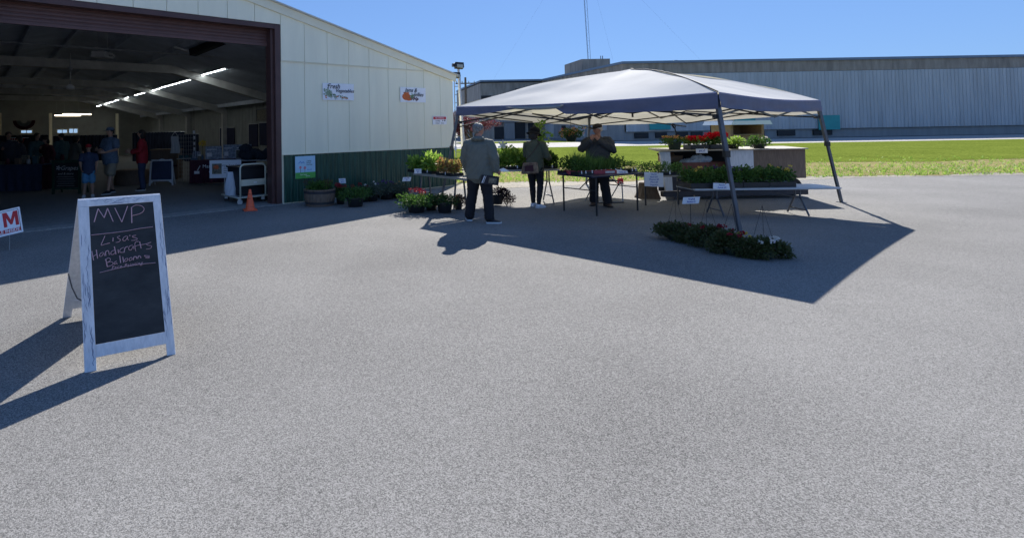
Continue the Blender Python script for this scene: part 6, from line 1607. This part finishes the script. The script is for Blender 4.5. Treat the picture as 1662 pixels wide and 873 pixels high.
# right extension of dark plants behind the woman up to the navy table
# tall sapling + pinwheel behind the woman
c = D(878, 276, 11.3); c.z = .731
t = thing('tall_seedling', 'tall pale green fig-like sapling rising behind the woman\'s hat', 'plant', (c.x, 11.3, .731))
mb = MB(); pot(mb, .08, .14); mb.build('pot', 'pot_black', t)
top = D(871, 199, 11.3).z - .731; g = random.Random(77)
mb = MB(); mb.tube([(0,0,.1),(-.01,0,top*.6),(-.04,0,top)], [.012,.01,.006], 6); mb.tube([(0,0,.5),(.10,0,top*.7)], .008, 5); mb.build('stem', 'wood_grey', t)
mb = MB()
for i in range(16):
    z_ = .42 + (top-.42)*i/15; mb.leaves((-.02+g.gauss(0,.05), g.gauss(0,.04), z_), (.06,.06,.05), 8, .09, g, wr=.5)
for i in range(7): mb.leaves((.10+g.gauss(0,.03), 0, top*.45+i*.05), (.06,.05,.05), 8, .08, g)
mb.build('foliage', 'lf_bright', t)
c = D(816, 236, 11.6); t = thing('pinwheel', 'pale blue pinwheel decoration on a stick among the lettuce trays', 'pinwheel', (c.x, c.y, c.z))
mb = MB()
for k in range(6): a = R(k*60+10); mb.par((0,0,0), (.10*math.cos(a),.02,.10*math.sin(a)), (.045*math.cos(a+1.2),-.02,.045*math.sin(a+1.2)), (0,.002,0))
mb.build('vane', 'plastic_bag', t); mb = MB(); mb.tube([(0,0,0),(0,0,.72-c.z+.02)], .005, 5); mb.build('stick', 'wood', t)
# hanging basket beside the seller
c = D(927, 230, 11.0)
t = thing('hanging_basket', 'hanging basket of yellow and coral flowers suspended from the canopy beside the seller', 'hanging basket', tuple(c)); g = random.Random(90)
mb = MB(); mb.lathe([(.08,0),(.085,.01),(.13,.12),(.14,.12),(.14,.135),(.12,.135)], n=20); mb.build('pot', 'pot_green', t, smooth=True, angle=40)
mb = MB()
for k in range(14): mb.leaves((g.uniform(-.22,.2), g.uniform(-.14,.14), .15+g.uniform(-.02,.08)), (.07,.07,.06), 40, .045, g)
mb.build('foliage', 'lf_mid', t)
mb = MB()
for k in range(34): mb.leaves((g.uniform(-.26,.24), g.uniform(-.16,.12), .19+g.uniform(-.08,.08)), (.028,.028,.022), 12, .026, g, wr=.9)
mb.build('flowers', 'fl_mix', t)
mb = MB(); hgt = D(927, 196, 11.0).z - c.z
for a in (0, 2.1, 4.2): mb.tube([(.13*math.cos(a),.13*math.sin(a),.13),(0,0,hgt*.8)], .003, 4)
mb.tube([(0,0,hgt*.8),(0,0,1.93-c.z)], .004, 4); mb.build('wire_hanger', 'wire', t)
# on top of the trailer
potted('potted_begonia', 'round dark pot of pale pink flowering succulents on the trailer top board', 1095, 243, 40, 23, 'lf_mid', [('fl_mix', 22, .016, .75, .85)], 'pot_green', seed=95, Yd=11.6, potfr=.55, n=420, size=.04, wide=1.1)
for i, (px, lab) in enumerate(((1131, 'bright red geraniums in a black tray, left clump on the trailer top board'), (1158, 'tallest bright red geraniums in a black tray beside the tent leg'))):
    q = D(px, 243.5, 11.6); g = random.Random(100+i); w_ = .42
    t = thing('geranium_tray', lab, 'potted flowers', (q.x, q.y, TRz+.001))
    mb = MB(); mb.box(-w_/2, w_/2, -.16, .16, 0, .10); mb.build('tray', 'pot_black', t, bevel=.01)
    mb = MB()
    for k in range(12): mb.leaves((g.uniform(-.2,.2), g.uniform(-.14,.14), .15+g.uniform(0,.05)), (.07,.07,.06), 42, .055, g)
    mb.build('foliage', 'lf_bright' if i == 0 else 'lf_mid', t)
    mb = MB()
    for k in range(16):
        x = g.uniform(-.22,.22); mb.leaves((x, g.uniform(-.13,.13), .235+g.uniform(-.02,.02)+(.07 if i and x > -.05 else 0)), (.062,.06,.042), 60, .034, g, wr=.9)
    mb.build('flowers', 'fl_red', t)
for i, (px, lab, lf) in enumerate(((1190, 'lime green leafy plant in a black pot right of the tent leg', 'lf_bright'), (1232, 'mid green leafy plant further right on the trailer top board', 'lf_mid'))):
    potted('potted_plant', lab, px, 243.5, 34, 24, lf, [('fl_pale', 3, .02, .7, .8)], seed=110+i, Yd=11.6, potfr=.4, n=300, size=.05)
# shepherd-style wire hook on the begonia pot
c = D(1098, 227, 11.5); t = thing('wire_hook', 'small black S-shaped wire hook rising from the succulent pot', 'hook', tuple(c))
k_ = 11.5/FPX; P_ = lambda x, y: ((x-1098)*k_, 0, (227-y)*k_)
mb = MB(); mb.tube([P_(1098,227), P_(1097.5,215), P_(1096,209), P_(1093,204.5), P_(1091,202.5), P_(1092,201.5), P_(1095,202), P_(1097,203.5)], .014, 6); mb.tube([P_(1091,203), P_(1094,208), P_(1097,207), P_(1096,203)], .012, 5); mb.build('hook', 'hook_black', t)
# newspapers in the carton
g = random.Random(120); c = D(1132, 264, 11.7)
t = thing('newspaper_heap', 'crumpled newspapers and a plastic bag heaped in the long brown carton', 'newspapers', tuple(c))
mb = MB(); mb.ell((-.12,0,.02), (.26,.10,.07), 16, 8); mb.ell((.02,0,.11), (.14,.09,.06), 14, 8); mb = mb.remesh(.02, 0); mb.wrinkle(.03, (11,11,14), 3); mb.build('paper', 'newsprint', t)
mb = MB(); mb.ell((.17,0,.07), (.15,.09,.075), 14, 8); mb = mb.remesh(.02, 0); mb.wrinkle(.02, (14,14,14), 7); mb.build('plastic', 'plastic_bag', t)
# hanging baskets set on the ground
for i, (px, py, wpx, hpx, lf, fl, lab) in enumerate((
    (1098, 389, 62, 30, 'lf_basket', [('fl_darkred', 3, .014, .7, .8)], 'dark trailing petunia basket on the asphalt, leftmost beneath the hanging baskets card'),
    (1150, 400, 60, 38, 'lf_basket', [('fl_darkred', 6, .016, .75, .8)], 'trailing basket with dull red blooms on the asphalt before the tent leg'),
    (1190, 413, 56, 40, 'lf_basket', [('fl_yellow', 4, .018, .6, .8), ('fl_darkred', 4, .016, .8, .8)], 'trailing basket with yellow and red blooms at the foot of the tent leg'),
    (1240, 418, 58, 36, 'lf_basket', [('fl_pale', 6, .02, .8, .8)], 'trailing basket with white blooms to the right of the tent leg'))):
    t = potted('trailing_basket', lab, px, py, wpx, hpx, lf, fl, 'pot_green', seed=130+i, potfr=.30, n=2200, size=.036, wide=1.3, droop=1.6, cat='hanging basket')
    mb = MB(); kk = (G(px, py).y)/FPX
    for a in (0, 2.1, 4.2): mb.tube([(.14*math.cos(a), .14*math.sin(a), .12), (0,0,.62)], .0025, 4)
    mb.build('wire_hanger', 'wire', t)
# seller's folding chair + red can
c = G(992, 331); t = thing('folding_chair', 'light metal folding chair frame standing behind the seller', 'chair', (c.x, c.y+.35, 0), R(5))
for sx in (-.30, .30):
    mb = MB(); mb.tube([(sx,-.22,.012),(sx,-.20,.42),(sx,.1,.45),(sx,.22,.85)], .013, 7); mb.build('side_frame', 'galv', t)
    mb = MB(); mb.tube([(sx*.93,.24,.012),(sx*.93,-.16,.42)], .012, 6); mb.build('leg', 'galv', t)
mb = MB(); mb.tube([(-.30,-.25,.015),(.30,-.25,.015)], .016, 6); mb.build('foot_bar', 'dark_steel', t)
mb = MB(); mb.box(-.27,.27,-.2,.2,.435,.455); mb.build('seat', 'dark_cloth', t, bevel=.01); mb = MB(); mb.par((-.28,.15,.60),(.56,0,0),(0,.08,.24),(0,.012,0)); mb.build('backrest', 'dark_cloth', t)
c = G(1007, 298); t = thing('gas_can', 'small red container on the ground behind the navy folding table', 'can', (c.x, c.y, 0))
mb = MB(); mb.box(-.07,.07,-.05,.05,0,.15); mb.build('body', 'red_cloth', t, bevel=.02); mb = MB(); mb.tube([(-.04,0,.15),(-.035,0,.19),(.035,0,.19),(.04,0,.15)], .01, 6); mb.build('handle', 'red_cloth', t)
